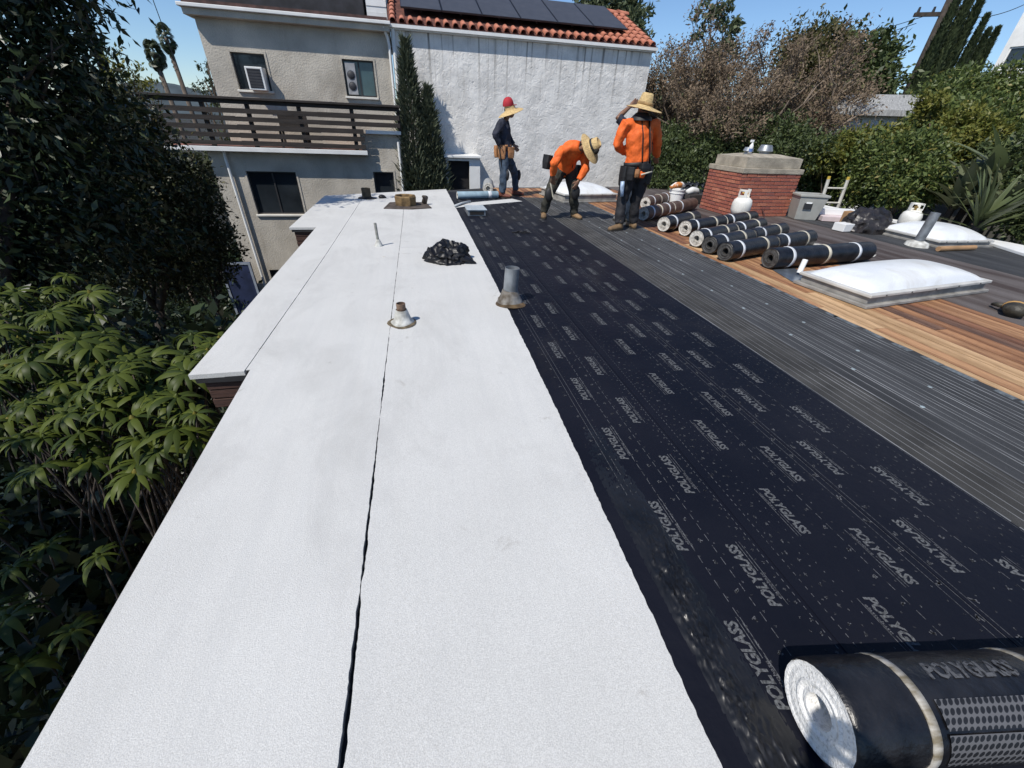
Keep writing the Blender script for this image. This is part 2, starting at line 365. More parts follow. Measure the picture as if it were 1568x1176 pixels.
for j in range(54):
    x = q.uniform(3.475, 3.55); y = -2.5+j*.21; l = q.uniform(.1, .25)
    mb.add([(3.49, y, .0031), (3.548, y, .0031), (3.546, y+l, .0031), (3.492+q.uniform(0, .02), y+l, .0031)], [(0, 1, 2, 3)])
mb.build('frayed_edge', M('frayed_edge_grey', (.10, .115, .125), .85, .4, 30), u2)['kind'] = 'stuff'
mb = MB()
for x in (2.81, 3.11):
    y = -2+x*.1
    while y < 9: mb.lathe([(0.0001, .006), (.013, .0055), (.0135, .0033)], 8, Matrix.Translation((x+q.uniform(-.01, .01), y, 0))); y += q.uniform(.38, .55)
mb.build('nail_caps', M('nail_cap', (.25, .30, .32), .5, .2), u2, smooth=True)['kind'] = 'stuff'
# timber planks, each one its own board
m_pl = [M('plank_%s' % k, c, .68, .1, 1.1, col2=c2, bump=.3, bscale=30, stretch=(1.6, 2.2, 1), spec=.3, detail=9, lo=.38, hi=.66, fine=.25, fscale=26) for k, c, c2 in (
    ('russet', (.20, .088, .042), (.40, .205, .10)), ('umber', (.12, .052, .030), (.27, .125, .068)), ('honey', (.36, .215, .105), (.58, .38, .21)), ('cedar', (.24, .115, .055), (.46, .255, .13)), ('dusk', (.085, .045, .032), (.20, .11, .07)))]
pm = {}
def plank(x0, x1, y0, y1, k, z=-.001):
    if (k,) not in pm:
        b = MB(); b.bb(-.5, .5, -.5, .5, -.5, .5); o_ = b.build('plank', m_pl[k], roof, world=False); pm[(k,)] = o_.data; o = o_
    else: o = inst('plank', pm[(k,)], roof, (0, 0, 0))
    o.location = Vector(((x0+x1)/2, (y0+y1)/2, z-.011)) - origin(roof); o.scale = (x1-x0-.009, y1-y0-.006, .022)
    o.rotation_euler = (0, q.uniform(-.004, .004), q.uniform(-.0006, .0006)); return o
q = random.Random(12)
ncol = 12; w = 1.62/ncol
for i in range(ncol):
    x = 3.5+i*w; y = -2.2+q.uniform(-1.2, 0)
    while y < 10.6:
        l = q.choice((.9, 1.5, 2.2, 2.8, 3.4)); k = q.choices(range(5), (5, 4, 1.3, 3, 2.5))[0]
        if i in (1, 4) and y < 2.6: k = 2 if q.random() < .55 else 3
        plank(x, x+w, max(-2.9, y), min(y+l, 10.7), k, z=-.001-q.uniform(0, .002)); y += l
for i in range(13):
    plank(1.75+i*.134, 1.75+(i+1)*.134, 9.0+q.uniform(0, .05), 10.72, q.choice((0, 1, 3, 3)), z=-.0012)
# old felt to the right of the boards
for k, (x0, x1) in enumerate(((5.10, 6.12), (6.1, 7.1), (7.08, 8.1), (8.08, 9.1))):
    sheet('felt_strip', [m_old, m_old, m_grey, m_grey][k], K(x0), K(x1), -3, 11.3, .0005+k*.0017, step=.25, jl=.006, seed=41+k, ye=lambda x: farY(x)-.06)
mb = MB(); mb.prism([(9.16, 5.5), (9.0, 5.13), (8.42, 4.0), (8.3, 3.0), (8.3, -3), (9.16, -3)], .008, .05); mb.build('edge_flashing', M('white_flashing', (.78, .78, .76), .5, .06), roof, bevel=.006)
mb = MB(); mb.bb(9.02, 9.16, 5.5, 11.5, -.02, .05); mb.build('edge_flashing', MATS['white_flashing'], roof, bevel=.006)

# ------------------------------------------------------------------ neighbouring houses
m_taupe = M('taupe_stucco', (.47, .43, .365), .92, .17, 1.3, bump=.55, bscale=28, fine=.12, fscale=60)
m_wst = M('white_rough_stucco', (.72, .70, .665), .9, .13, 2.2, bump=0, fine=.06, fscale=60)
def stucco_dabs(m):      # trowelled dab relief and rain streaks below the eave
    nt = m.node_tree; N = nt.nodes.new; L = nt.links.new; b = nt.nodes['Principled BSDF']
    tc = N('ShaderNodeTexCoord'); n = N('ShaderNodeTexNoise'); n.inputs['Scale'].default_value = 7; n.inputs['Detail'].default_value = 5; n.inputs['Distortion'].default_value = 1.4
    L(tc.outputs['Object'], n.inputs['Vector']); v = N('ShaderNodeTexVoronoi'); v.feature = 'SMOOTH_F1'; v.inputs['Scale'].default_value = 9
    mx = N('ShaderNodeMix'); mx.data_type = 'RGBA'; mx.inputs[0].default_value = .25; L(tc.outputs['Object'], mx.inputs[6]); L(n.outputs['Color'], mx.inputs[7]); L(mx.outputs[2], v.inputs['Vector'])
    ad = N('ShaderNodeMath'); L(v.outputs['Distance'], ad.inputs[0]); L(n.outputs['Fac'], ad.inputs[1])
    bp = N('ShaderNodeBump'); bp.inputs['Strength'].default_value = .45; bp.inputs['Distance'].default_value = .028; L(ad.outputs[0], bp.inputs['Height']); L(bp.outputs[0], b.inputs['Normal'])
    # streaks: narrow in x, long in z, fading with distance below the eave
    mp = N('ShaderNodeMapping'); mp.inputs['Scale'].default_value = (5.5, 1, .16); L(tc.outputs['Object'], mp.inputs[0])
    s = N('ShaderNodeTexNoise'); s.inputs['Scale'].default_value = 1.6; s.inputs['Detail'].default_value = 4; L(mp.outputs[0], s.inputs['Vector'])
    sp = N('ShaderNodeSeparateXYZ'); L(tc.outputs['Object'], sp.inputs[0])
    zr = N('ShaderNodeMapRange'); L(sp.outputs['Z'], zr.inputs[0]); zr.inputs[1].default_value = 6.9; zr.inputs[2].default_value = 8.6; zr.inputs[3].default_value = 0; zr.inputs[4].default_value = 1
    st = N('ShaderNodeMapRange'); L(s.outputs['Fac'], st.inputs[0]); st.inputs[1].default_value = .54; st.inputs[2].default_value = .66
    ml = N('ShaderNodeMath'); ml.operation = 'MULTIPLY'; L(zr.outputs[0], ml.inputs[0]); L(st.outputs[0], ml.inputs[1])
    cm = N('ShaderNodeMix'); cm.data_type = 'RGBA'; old = b.inputs['Base Color'].links[0].from_socket
    m2 = N('ShaderNodeMath'); m2.operation = 'MULTIPLY'; m2.inputs[1].default_value = .95; L(ml.outputs[0], m2.inputs[0])
    L(m2.outputs[0], cm.inputs[0]); L(old, cm.inputs[6]); cm.inputs[7].default_value = (.12, .105, .085, 1); L(cm.outputs[2], b.inputs['Base Color'])
stucco_dabs(m_wst)
scuffs(m_taupe, (.20, .165, .125), .52, .72, .5, .9, (1, 1, .5)); scuffs(m_taupe, (.52, .48, .41), .60, .72, .5, 1.5, (1, 1, 1))
scuffs(m_wst, (.50, .49, .46), .52, .70, .45, 1.1, (1, 1, .6))
m_trim = M('cream_trim', (.72, .69, .62), .6, .08, 3)
m_whitep = M('white_paint', (.76, .76, .74), .5, .06, 3)
m_glass = glassmat('dark_window_glass')
m_glass2 = glassmat('teal_window_glass', (.05, .09, .10), .08)
m_dkwood = M('weathered_rail_wood', (.028, .022, .019), .8, .4, 2, stretch=(1, 4, 10), bump=.3, bscale=20)
def wall_open(mb, x0, x1, z0, z1, y0, y1, ops):
    xs = sorted({x0, x1, *[o[0] for o in ops], *[o[1] for o in ops]}); zs = sorted({z0, z1, *[o[2] for o in ops], *[o[3] for o in ops]})
    for i in range(len(xs)-1):
        runs = []
        for k in range(len(zs)-1):
            cx, cz = (xs[i]+xs[i+1])/2, (zs[k]+zs[k+1])/2
            if any(o[0] < cx < o[1] and o[2] < cz < o[3] for o in ops): continue
            if runs and abs(runs[-1][1]-zs[k]) < 1e-6: runs[-1][1] = zs[k+1]
            else: runs.append([zs[k], zs[k+1]])
        for a, b in runs: mb.bb(xs[i], xs[i+1], y0, y1, a, b)
def window(par, x0, x1, z0, z1, Y, mf, mg, mull=(), sill=True, trim=None, fw=.035):
    mb = MB(); 
    mb.bb(x0, x0+fw, Y+.06, Y+.11, z0, z1); mb.bb(x1-fw, x1, Y+.06, Y+.11, z0, z1); mb.bb(x0+fw, x1-fw, Y+.062, Y+.108, z0, z0+fw); mb.bb(x0+fw, x1-fw, Y+.062, Y+.108, z1-fw, z1)
    for t in mull:
        x = x0+(x1-x0)*t; mb.bb(x-fw/2, x+fw/2, Y+.064, Y+.106, z0+fw, z1-fw)
    w = mb.build('window', mf, par)
    mb = MB(); mb.bb(x0+fw*.5, x1-fw*.5, Y+.085, Y+.092, z0+fw*.5, z1-fw*.5); mb.build('pane', mg, w)
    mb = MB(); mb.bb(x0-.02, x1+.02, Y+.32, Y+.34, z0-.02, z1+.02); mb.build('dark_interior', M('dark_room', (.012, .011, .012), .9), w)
    if sill:
        mb = MB(); mb.bb(x0-.04, x1+.04, Y-.05, Y+.058, z0-.05, z0-.001); mb.build('sill', m_trim, w, bevel=.006)
    if trim:
        mb = MB(); e = .045; mb.bb(x0-e, x0-.001, Y-.015, Y+.03, z0, z1+e); mb.bb(x1+.001, x1+e, Y-.015, Y+.03, z0, z1+e); mb.bb(x0, x1, Y-.014, Y+.03, z1+.001, z1+e); mb.build('trim', trim, w)
    return w
YL, YU = 13.0, 13.9
th = thing('taupe_stucco_house', 'taupe stucco house with slatted wooden terrace railing beyond the white roof', 'building', (-2.6, YL, GZ))
xL = PY(350, 290, YL).x-.22; xR = -.24
w3 = (PY(376, 262, YL).x, PY(452, 262, YL).x, PY(415, 328, YL).z, PY(376, 262, YL).z)
w4 = (PY(571, 263, YL).x, PY(602, 263, YL).x, PY(580, 306, YL).z, PY(571, 263, YL).z)
wl = (PY(414, 420, YL).x, PY(440, 420, YL).x, -3.4, PY(425, 413, YL).z)
zt = PY(400, 226, 12.75).z                       # terrace floor edge
zr_ = PY(580, 200, 12.9).z                       # raised landing edge
mb = MB(); wall_open(mb, xL, xR, GZ-.3, zt-.10, YL, YL+.25, [w3, w4, wl]); mb.bb(xL, xL+.25, YL+.251, 19, GZ-.3, zt-.1); mb.bb(xR-.25, xR, YL+.251, YU+.2, GZ-.3, zt-.1)
mb.bb(-1.28, xR, YL+.001, YL+.25, zt-.099, zr_-.08); mb.build('lower_wall', m_taupe, th)
window(th, *w3, YL, M('dark_frame', (.03, .03, .032), .5), m_glass, (.5,), trim=m_taupe)
window(th, *w4, YL, MATS['dark_frame'], m_glass, (), trim=m_taupe, sill=False)
window(th, *wl, YL, MATS['dark_frame'], m_glass, (.5,), sill=False)
ux0, ux1 = PY(300, 40, YU).x+.02, PY(602, 110, YU).x
ztop = PY(450, 40, YU).z+.02
w1 = (PY(357, 100, YU).x, PY(408, 100, YU).x, PY(385, 138, YU).z, PY(352, 79, YU).z)
w2 = (PY(526, 110, YU).x, PY(573, 110, YU).x, PY(550, 148, YU).z, PY(522, 90, YU).z)
mb = MB(); wall_open(mb, ux0, ux1, zt-.1, ztop, YU, YU+.25, [w1, w2]); mb.bb(ux0, ux0+.25, YU+.251, 19, zt-.1, ztop); mb.build('upper_wall', m_taupe, th)
wA = window(th, *w1, YU, MATS['dark_frame'], m_glass, (), trim=m_taupe)
wB = window(th, *w2, YU, MATS['dark_frame'], m_glass2, (.5,), trim=m_taupe)
mb = MB(); mb.bb(w1[0]+.62*(w1[1]-w1[0]), w1[1]-.05, YU+.20, YU+.23, w1[2]+.05, w1[3]-.05); mb.build('curtain', M('red_brown_curtain', (.16, .07, .05), .9, .5, 3, stretch=(14, 1, 1)), wA)
# cornice: white gutter, fascia, roof edge
mb = MB(); mb.bb(ux0-.14, ux1+.02, YU-.22, YU+.35, ztop+.001, ztop+.13); mb.build('fascia', m_taupe, th, bevel=.01)
mb = MB(); mb.bb(ux0-.2, ux1+.05, YU-.30, YU+.35, ztop+.131, ztop+.20); mb.build('gutter', m_whitep, th, bevel=.01)
mb = MB(); mb.bb(ux0-.1, ux1-.02, YU-.24, YU+6, ztop+.201, ztop+.27); mb.build('roof_edge', M('dark_red_roofing', (.07, .035, .03), .8, .4, 6), th)
mb = MB()
for k in range(9): mb.bb(PY(560, 5, 15.2).x, ux1-.04, 15.2+(.012 if k % 2 else 0), 15.4, ztop+.2+k*.13, ztop+.2+k*.13+.124)
mb.bb(PY(560, 5, 15.2).x+.02, ux1-.05, 15.24, 18, ztop+.2, ztop+1.4); mb.build('roof_penthouse', m_whitep, th)
mb = MB(); mb.bb(PY(300, 0, 15.4).x, PY(556, 5, 15.4).x, 15.4, 18, ztop+.271, ztop+1.5); mb.build('roof_shed', M('dark_shed', (.02, .02, .025), .7, .4, 4), th, bevel=.02)
mb = MB(); mb.tube([(PY(553, 8, 15.1).x+.1, 15.15, ztop+.3), (PY(553, 8, 15.1).x+.1, 15.15, ztop+.5)], [.06, .02], 8); mb.build('lamp', M('black_metal', (.015, .015, .015), .4), th)
# drainpipes
mb = MB(); px_ = PY(348, 250, YL-.06).x; mb.tube([(px_, YL-.07, zt-.12), (px_, YL-.07, GZ-.2)], .035, 8); mb.build('drainpipe', m_whitep, th, smooth=False)
mb = MB(); px2 = ux1-.03; mb.tube([(px2-.1, YU-.2, ztop+.1), (px2-.02, YU-.08, ztop-.12), (px2, YU-.05, ztop-.3), (px2, YU-.05, zr_-.1), (px2, YL-.06, zr_-.25), (px2, YL-.06, GZ)], .035, 8); mb.build('drainpipe', m_whitep, th)
# terrace slab + railing
tx0, tx1 = PY(250, 222, 12.75).x, PY(562, 231, 12.75).x
mb = MB(); mb.bb(tx0, tx1, 12.76, YU-.002, zt-.099, zt-.03); mb.build('terrace_slab', m_taupe, th)
mb = MB(); mb.bb(tx0-.01, tx1+.01, 12.72, 12.759, zt-.10, zt+.0); mb.build('slab_edge', m_whitep, th, bevel=.006)
mb = MB(); mb.bb(tx0, tx1, 12.8, YU-.003, zt-.029, zt-.005); mb.build('terrace_tiles', M('terracotta_floor', (.30, .13, .09), .8, .3, 5), th)
mb = MB(); mb.bb(tx1+.02, xR+.03, 12.86, YL+.24, zr_-.079, zr_); mb.build('landing_slab', m_whitep, th, bevel=.006)
rail = thing('terrace_railing', 'dark weathered slatted wood railing along the neighbouring terrace', 'railing', (-3, 12.8, zt-.005))
rt = PY(400, 152, 12.8).z
mb = MB(); mb.bb(tx0-.32, xR+.06, 12.70, 12.88, rt-.03, rt+.02); mb.build('top_rail', m_dkwood, rail, bevel=.006)
mb = MB(); mb.bb(tx0-.2, xR+.02, 12.775, 12.815, rt-.115, rt-.031); mb.build('rail_board', m_dkwood, rail)
qq = random.Random(4)
n = 5; sp = (rt-.14-(zt+.02))/n
for k in range(n):
    z1 = rt-.135-sp*k-sp*.36; z0 = z1-sp*.62
    xe = xR+.02 if z0 > zr_+.02 else tx1-.02
    for a, b in ((tx0, -4.1), (-4.096, -2.2), (-2.196, xe)):
        mb = MB(); mb.bb(a, b, 12.775, 12.80, z0+qq.uniform(-.008, .008), z1+qq.uniform(-.008, .008)); mb.build('slat', m_dkwood, rail)
for px_ in (318, 385, 462, 541):
    x = PY(px_, 190, 12.84).x; mb = MB(); mb.bb(x-.045, x+.045, 12.816, 12.90, zt-.006, rt-.031); mb.build('post', m_dkwood, rail, bevel=.005)
mb = MB(); mb.bb(xR-.03, xR+.04, 12.90, 12.97, zr_, rt-.031); mb.build('post', m_dkwood, rail)
# things on the terrace: slim balusters seen through the gaps
tb = thing('terrace_bench', 'small dark bench behind the terrace railing', 'bench', (PY(455, 200, 13.3).x, 13.35, zt-.005))
bx = tb.location.x
mb = MB(); mb.bb(bx-.45, bx+.25, 13.15, 13.5, zt+.40, zt+.45); mb.build('seat', m_dkwood, tb)
mb = MB(); mb.bb(bx-.45, bx+.25, 13.5, 13.54, zt+.45, zt+.8); mb.build('backrest', m_dkwood, tb)
for sx in (-.42, .2):
    for sy in (13.18, 13.47):
        mb = MB(); mb.bb(bx+sx, bx+sx+.05, sy, sy+.05, zt-.005, zt+.399); mb.build('leg', m_dkwood, tb)
# window air conditioner and tower fan
ac = thing('window_air_conditioner', 'white window air conditioner sticking out of the upper left window', 'air conditioner', ((w1[0]+w1[1])/2+.12, YU, w1[2]))
ax0, ax1, az0, az1 = PY(379, 120, YU-.2).x, PY(400, 120, YU-.2).x+.02, PY(390, 138, YU-.2).z, PY(385, 102, YU-.2).z
mb = MB(); mb.bb(ax0, ax1+.06, YU-.25, YU+.2, az0, az1); mb.build('case', m_whitep, ac, bevel=.012)
mb = MB(); mb.bb(ax0+.04, ax1+.01, YU-.256, YU-.249, az0+.04, az1-.04); gr = mb.build('grille', M('dark_grille', (.035, .035, .04), .6), ac)
for k in range(7):
    z = az0+.06+k*(az1-az0-.12)/6; mb = MB(); mb.bb(ax0+.045, ax1+.005, YU-.262, YU-.2565, z-.006, z+.006); mb.build('louvre', MATS['dark_grille'], gr)
fan = thing('window_fan', 'grey twin window fan behind the left pane of the upper right window', 'fan', (w2[0]+.16, YU+.17, w2[2]+.036))
fx = w2[0]+.18; fw_ = (w2[1]-w2[0])*.32
mb = MB(); mb.bb(fx-fw_/2, fx+fw_/2, YU+.02, YU+.058, w2[2]+.036, w2[3]-.06); mb.build('case', M('grey_plastic', (.32, .32, .33), .5), fan, bevel=.01)
for k in range(2):
    z = w2[2]+.22+k*.24
    mb = MB(); mb.lathe([(.0001, 0), (.085, 0), (.095, -.012), (.10, .0)], 18, Matrix.Translation((fx, YU+.012, z)) @ Matrix.Rotation(PI/2, 4, 'X')); mb.build('fan_ring', MATS['dark_grille'], fan, smooth=True)
# ---- white house with tiled roof and solar panels
YW = 13.95
wx0 = ux1+.03; wx1 = PY(1000, 80, YW-.05).x; ze = PY(800, 62, YW-.12).z
wh = thing('white_stucco_house', 'white rough stucco house with red barrel tile roof behind the workers', 'building', ((wx0+wx1)/2, YW, GZ))
mb = MB(); mb.bb(wx0, wx1, YW, YW+.25, GZ-.3, ze); mb.bb(wx1-.25, wx1, YW+.251, YW+6.2, GZ-.3, ze); mb.build('wall', m_wst, wh)
mb = MB(); mb.bb(wx0-.04, wx1+.06, YW-.10, YW+.3, ze+.001, ze+.07); mb.build('eave_board', m_whitep, wh, bevel=.006)
mb = MB(); mb.bb(wx0-.05, wx1+.08, YW-.165, YW-.101, ze+.03, ze+.10); mb.build('fascia', m_whitep, wh)
mb = MB(); mb.tube([(wx0+.06, YW-.06, ze), (wx0+.06, YW-.06, GZ)], .055, 8); mb.build('drainpipe', m_whitep, wh)
sl = math.radians(22.5); yE, zE = YW-.14, ze+.10; LR = 2.95
def rp(x, s, up=0): return Vector((x, yE+s*math.cos(sl)-up*math.sin(sl), zE+s*math.sin(sl)+up*math.cos(sl)))
m_tile = M('red_barrel_tile', (.38, .115, .065), .75, .35, 5, col2=(.52, .20, .12), bump=.2, bscale=40)
mb = MB(); a, b, c, d = rp(wx0-.04, 0.03, .02), rp(wx1+.05, .03, .02), rp(wx1+.05, LR, .02), rp(wx0-.04, LR, .02)
mb.add([a, b, c, d, *(p-Vector((0, 0, .05)) for p in (a, b, c, d))], [(0, 1, 2, 3), (7, 6, 5, 4), (0, 4, 5, 1), (1, 5, 6, 2), (2, 6, 7, 3), (3, 7, 4, 0)])
rf = mb.build('roof', M('tile_pan', (.11, .040, .028), .85, .3, 6), wh)
mb = MB(); q0 = rp(0, LR); mb.add([(wx0, q0.y, q0.z), (wx1, q0.y, q0.z), (wx1, q0.y+2.9, zE), (wx0, q0.y+2.9, zE), (wx1, yE+.3, zE), (wx1, q0.y, q0.z-.03), (wx1, q0.y+2.7, zE)], [(0, 1, 2, 3), (4, 6, 5)]); mb.build('back_slope', MATS['tile_pan'], wh)
ncols = 33; tw = (wx1-wx0+.06)/ncols
b = MB(); nA = 8; rg = []
for s_, r_, u_ in ((0, tw*.36, .0), (.40, tw*.30, -.012)):
    ring = [(r_*math.cos(PI*j/nA), s_, r_*1.05*math.sin(PI*j/nA)+u_) for j in range(nA+1)]
    ring += [((r_-.012)*math.cos(PI*j/nA), s_, (r_-.012)*1.05*math.sin(PI*j/nA)+u_) for j in reversed(range(nA+1))]
    rg.append(ring)
b.rings(rg); t0 = b.build('roof_tile', m_tile, rf, world=False, auto=.8); tm = t0.data; bpy.data.objects.remove(t0)
og = origin(rf); qq = random.Random(5); rowl = .35
for i in range(ncols):
    x = wx0-.03+tw*(i+.5)
    for r in range(9):
        if not (r < 1 or i >= ncols-7 or i < 1): continue
        if r*rowl > LR-.25: continue
        inst('roof_tile', tm, rf, rp(x, r*rowl+.01, .035+.008)-og, (sl+qq.uniform(-.02, .01), 0, qq.uniform(-.03, .03)), (1, 1, 1))
for i in range(20):
    x = wx0-.03+i*(wx1-wx0)/19.5; inst('ridge_tile', tm, rf, rp(x, LR-.05, .05)-og, (0, 0, -PI/2+qq.uniform(-.04, .04)), (1.5, 1, 1.2))
# solar panels
m_pv = M('solar_cells', (.055, .055, .060), .42, .12, 4, spec=.5); m_pvf = M('panel_frame', (.06, .06, .065), .4, .1, metal=.7)
pw = 1.02; px0 = wx0+.30
npan = 6; pw = (PY(950, 55, YW+.9).x-.02-px0)/npan
for i in range(npan):
    pa = tag(thing('solar_panel', 'x', 'solar panel'), group='solar panels on the tiled roof')
    pa['label'] = ['leftmost solar panel on the tiled roof, beside the white penthouse', 'second solar panel from the left on the tiled roof', 'third solar panel from the left on the tiled roof', 'fourth solar panel from the left on the tiled roof', 'fifth solar panel from the left on the tiled roof', 'rightmost solar panel on the tiled roof, beside bare red tiles'][i]
    x = px0+pw*(i+.5); s0, s1 = .62, LR-.12
    pa.location = rp(x, (s0+s1)/2, .19); pa.rotation_euler = (sl, 0, 0)
    b = MB(); b.box((0, 0, 0), (pw-.02, s1-s0, .035)); b.build('frame', m_pvf, pa, world=False)
    b = MB(); b.box((0, 0, .019), (pw-.06, s1-s0-.04, .004)); b.build('glass', m_pv, pa, world=False)
    for sy in (-.35, .35):
        b = MB(); b.box((0, (s1-s0)*sy, -.075), (.05, .05, .114)); b.build('mount', m_pvf, pa, world=False)
# small lean-to against the white wall
lx0, lx1 = PY(683, 260, 13.2).x, PY(735, 250, 13.2).x
lt = thing('wall_hutch', 'low white hutch with dark opening at the foot of the white wall', 'hutch', ((lx0+lx1)/2, 13.4, GZ))
zl = PY(710, 238, 13.2).z; zb = PY(700, 300, 13.2).z-.3
mb = MB(); xm = PY(719, 260, 13.2).x; wall_open(mb, lx0, lx1, GZ, zl-.06, 13.2, 13.3, [(lx0+.05, xm, zb, zl-.14)]); mb.bb(lx1-.08, lx1-.001, 13.301, YW-.002, GZ, zl-.06); mb.bb(lx0+.001, lx0+.08, 13.301, YW-.002, GZ, zl-.06); mb.build('wall', m_whitep, lt)
mb = MB(); mb.bb(lx0-.05, lx1+.03, 13.1, YW-.002, zl-.059, zl); mb.build('roof', m_whitep, lt, bevel=.006)
mb = MB(); mb.bb(lx0+.03, xm+.02, 13.36, 13.38, zb-.05, zl-.1); mb.build('dark_opening', MATS['dark_room'], lt)
# ---- far houses
def farhouse(name, label, px, py, dist, w, d, h, rz, base, mw, mr, wins, slope=.0):
    p = PD(px, py, dist); t = thing(name, label, 'building', (p.x, p.y, base), rz)
    b = MB(); ops = wins; zb0 = 0; top = h
    wall_open(b, 0, w, -2, top, 0, .2, [o[:4] for o in ops]); b.bb(0, .2, .201, d, -2, top); b.bb(w-.2, w, .201, d, -2, top); b.build('wall', mw, t, world=False)
    b = MB(); b.bb(-.25, w+.25, -.25, d+.2, top+.002, top+.14)
    if slope: b.add([(-.25, -.25, top+.14), (w+.25, -.25, top+.14), (w+.25, d+.2, top+.14), (-.25, d+.2, top+.14), (-.25, d*.5, top+slope), (w+.25, d*.5, top+slope)], [(0, 1, 5, 4), (2, 3, 4, 5), (0, 4, 3), (1, 2, 5)])
    b.build('roof', mr, t, world=False)
    for o in ops:
        b = MB(); b.bb(o[0], o[0]+.06, .05, .12, o[2], o[3]); b.bb(o[1]-.06, o[1], .05, .12, o[2], o[3]); b.bb(o[0]+.06, o[1]-.06, .051, .119, o[2], o[2]+.06); b.bb(o[0]+.06, o[1]-.06, .051, .119, o[3]-.06, o[3])
        w_ = b.build('window', m_whitep, t, world=False); b = MB(); b.bb(o[0]+.04, o[1]-.04, .09, .1, o[2]+.04, o[3]-.04); b.build('pane', m_glass, w_, world=False)
    return t
bq = PD(1514, 116, 30)
farhouse('hillside_white_house', 'white two storey hillside house at the right behind tall cypresses', 1514, 116, 30, 12, 8, 8.2, math.radians(-70), bq.z-1.2, m_whitep, m_whitep,
         [(.18, 1.1, 1.35, 2.15), (1.25, 2.2, 1.35, 2.15), (2.4, 3.4, 1.35, 2.15), (4.2, 5.4, 1.35, 2.15), (.6, 1.7, 3.5, 4.4), (2.0, 3.1, 3.5, 4.4), (4.2, 5.4, 3.5, 4.4)])
b0 = PD(1268, 193, 24)
farhouse('garden_pavilion', 'white pavilion with pale ribbed roof showing between trees above the hedge', 1268, 200, 16.6, 2.3, 1.8, .38, math.radians(-36), PD(1268, 200, 16.6).z, m_whitep, M('ribbed_grey_roof', (.30, .30, .29), .6, .3, 10, stretch=(6, 1, 1)), [], slope=.55)

# ------------------------------------------------------------------ vegetation
def ground_z(x, y): return gh(x, y)
def leaves(name, blobs, n, size, mat, seed, parent=None, aspect=.45, clump=26, spread=.30, droop=0.0, up=.5, shell=.55, fold=.22, off=None):
    """many small folded leaf blades gathered in clumps through the given ellipsoids (cx,cy,cz,rx,ry,rz)"""
    g = np.random.default_rng(seed); B = np.array(blobs, float); vol = (B[:, 3]*B[:, 4]*B[:, 5])**.8; pr = vol/vol.sum()
    nc = max(3, n//clump); bi = g.choice(len(B), nc, p=pr); d = g.normal(size=(nc, 3)); d /= np.linalg.norm(d, axis=1)[:, None]
    r = g.random(nc)**shell; cc = B[bi, :3]+d*B[bi, 3:]*r[:, None]*(.78+.42*g.random(nc))[:, None]; outd = d*B[bi, 3:]; outd /= np.linalg.norm(outd, axis=1)[:, None]
    ci = g.integers(0, nc, n); rad = B[bi, 3:].mean(axis=1)[ci]*spread*(.5+g.random(n))
    dd = g.normal(size=(n, 3)); pos = cc[ci]+dd*rad[:, None]*.55
    t = g.normal(size=(n, 3))*.8+outd[ci]*.7; t[:, 2] += .1-droop; t /= np.linalg.norm(t, axis=1)[:, None]
    nr = g.normal(size=(n, 3))*.75; nr[:, 2] += up; nr += outd[ci]*.35; nr -= t*(nr*t).sum(1)[:, None]; nr /= np.linalg.norm(nr, axis=1)[:, None]
    sd = np.cross(t, nr); L = size*(.55+.8*g.random(n)); Wd = L*aspect*.5*(.8+.4*g.random(n))
    v0 = pos; v2 = pos+t*L[:, None]-nr*(L*.12)[:, None]; mid = pos+t*(L*.45)[:, None]
    v1 = mid+sd*Wd[:, None]+nr*(Wd*fold)[:, None]; v3 = mid-sd*Wd[:, None]+nr*(Wd*fold)[:, None]
    V = np.stack([v0, v1, v2, v3], 1).reshape(-1, 3)
    if off is not None: V = V-np.array(off)
    Fc = np.arange(4*n).reshape(n, 4)
    return npmesh(name, V, Fc, mat, parent)
def limb(mb, a, b, r0, r1, q, bend=.12, n=5, k=6):
    a = Vector(a); b = Vector(b); L = (b-a).length; pts = []; rr = []
    o1 = Vector((q.uniform(-1, 1), q.uniform(-1, 1), q.uniform(-.5, .5)))*L*bend
    for i in range(n+1):
        t = i/n; pts.append(a.lerp(b, t)+o1*math.sin(PI*t)); rr.append(r0+(r1-r0)*t)
    mb.tube(pts, rr, k); return pts
m_bark = M('grey_brown_bark', (.11, .085, .065), .9, .35, 6, bump=.5, bscale=25, stretch=(3, 3, .6))
m_barkd = M('dark_bark', (.045, .035, .028), .9, .35, 6, bump=.5, bscale=25)
def tree(name, label, cat, base, blobs, n, size, mat, seed, group=None, trunk=.14, bark=None, parts=('trunk', 'crown'), **kw):
    q = random.Random(seed); t = thing(name, label, cat, base, 0, group); bx, by, bz = base
    tops = sorted(blobs, key=lambda b: -b[5]*b[3]); cz = sum(b[2] for b in blobs)/len(blobs); cxm = sum(b[0] for b in blobs)/len(blobs); cym = sum(b[1] for b in blobs)/len(blobs)
    mb = MB(); fork = Vector((bx+(cxm-bx)*.5, by+(cym-by)*.5, bz+(cz-bz)*.55)); limb(mb, (bx, by, bz-.2), fork, trunk, trunk*.72, q, .05, 5, 8)
    for b in blobs[:14]:
        pts = limb(mb, fork, (b[0], b[1], b[2]), trunk*.55, trunk*.12, q, .1)
        for _ in range(3):
            d = Vector((q.uniform(-1, 1)*b[3], q.uniform(-1, 1)*b[4], q.uniform(-.3, 1)*b[5]))*.85; limb(mb, pts[-2], Vector(b[:3])+d, trunk*.16, trunk*.03, q, .12, 3, 4)
    mb.build(parts[0], bark or m_bark, t, smooth=True)
    leaves(parts[1], blobs, n, size, mat, seed, t, off=base, **kw); return t
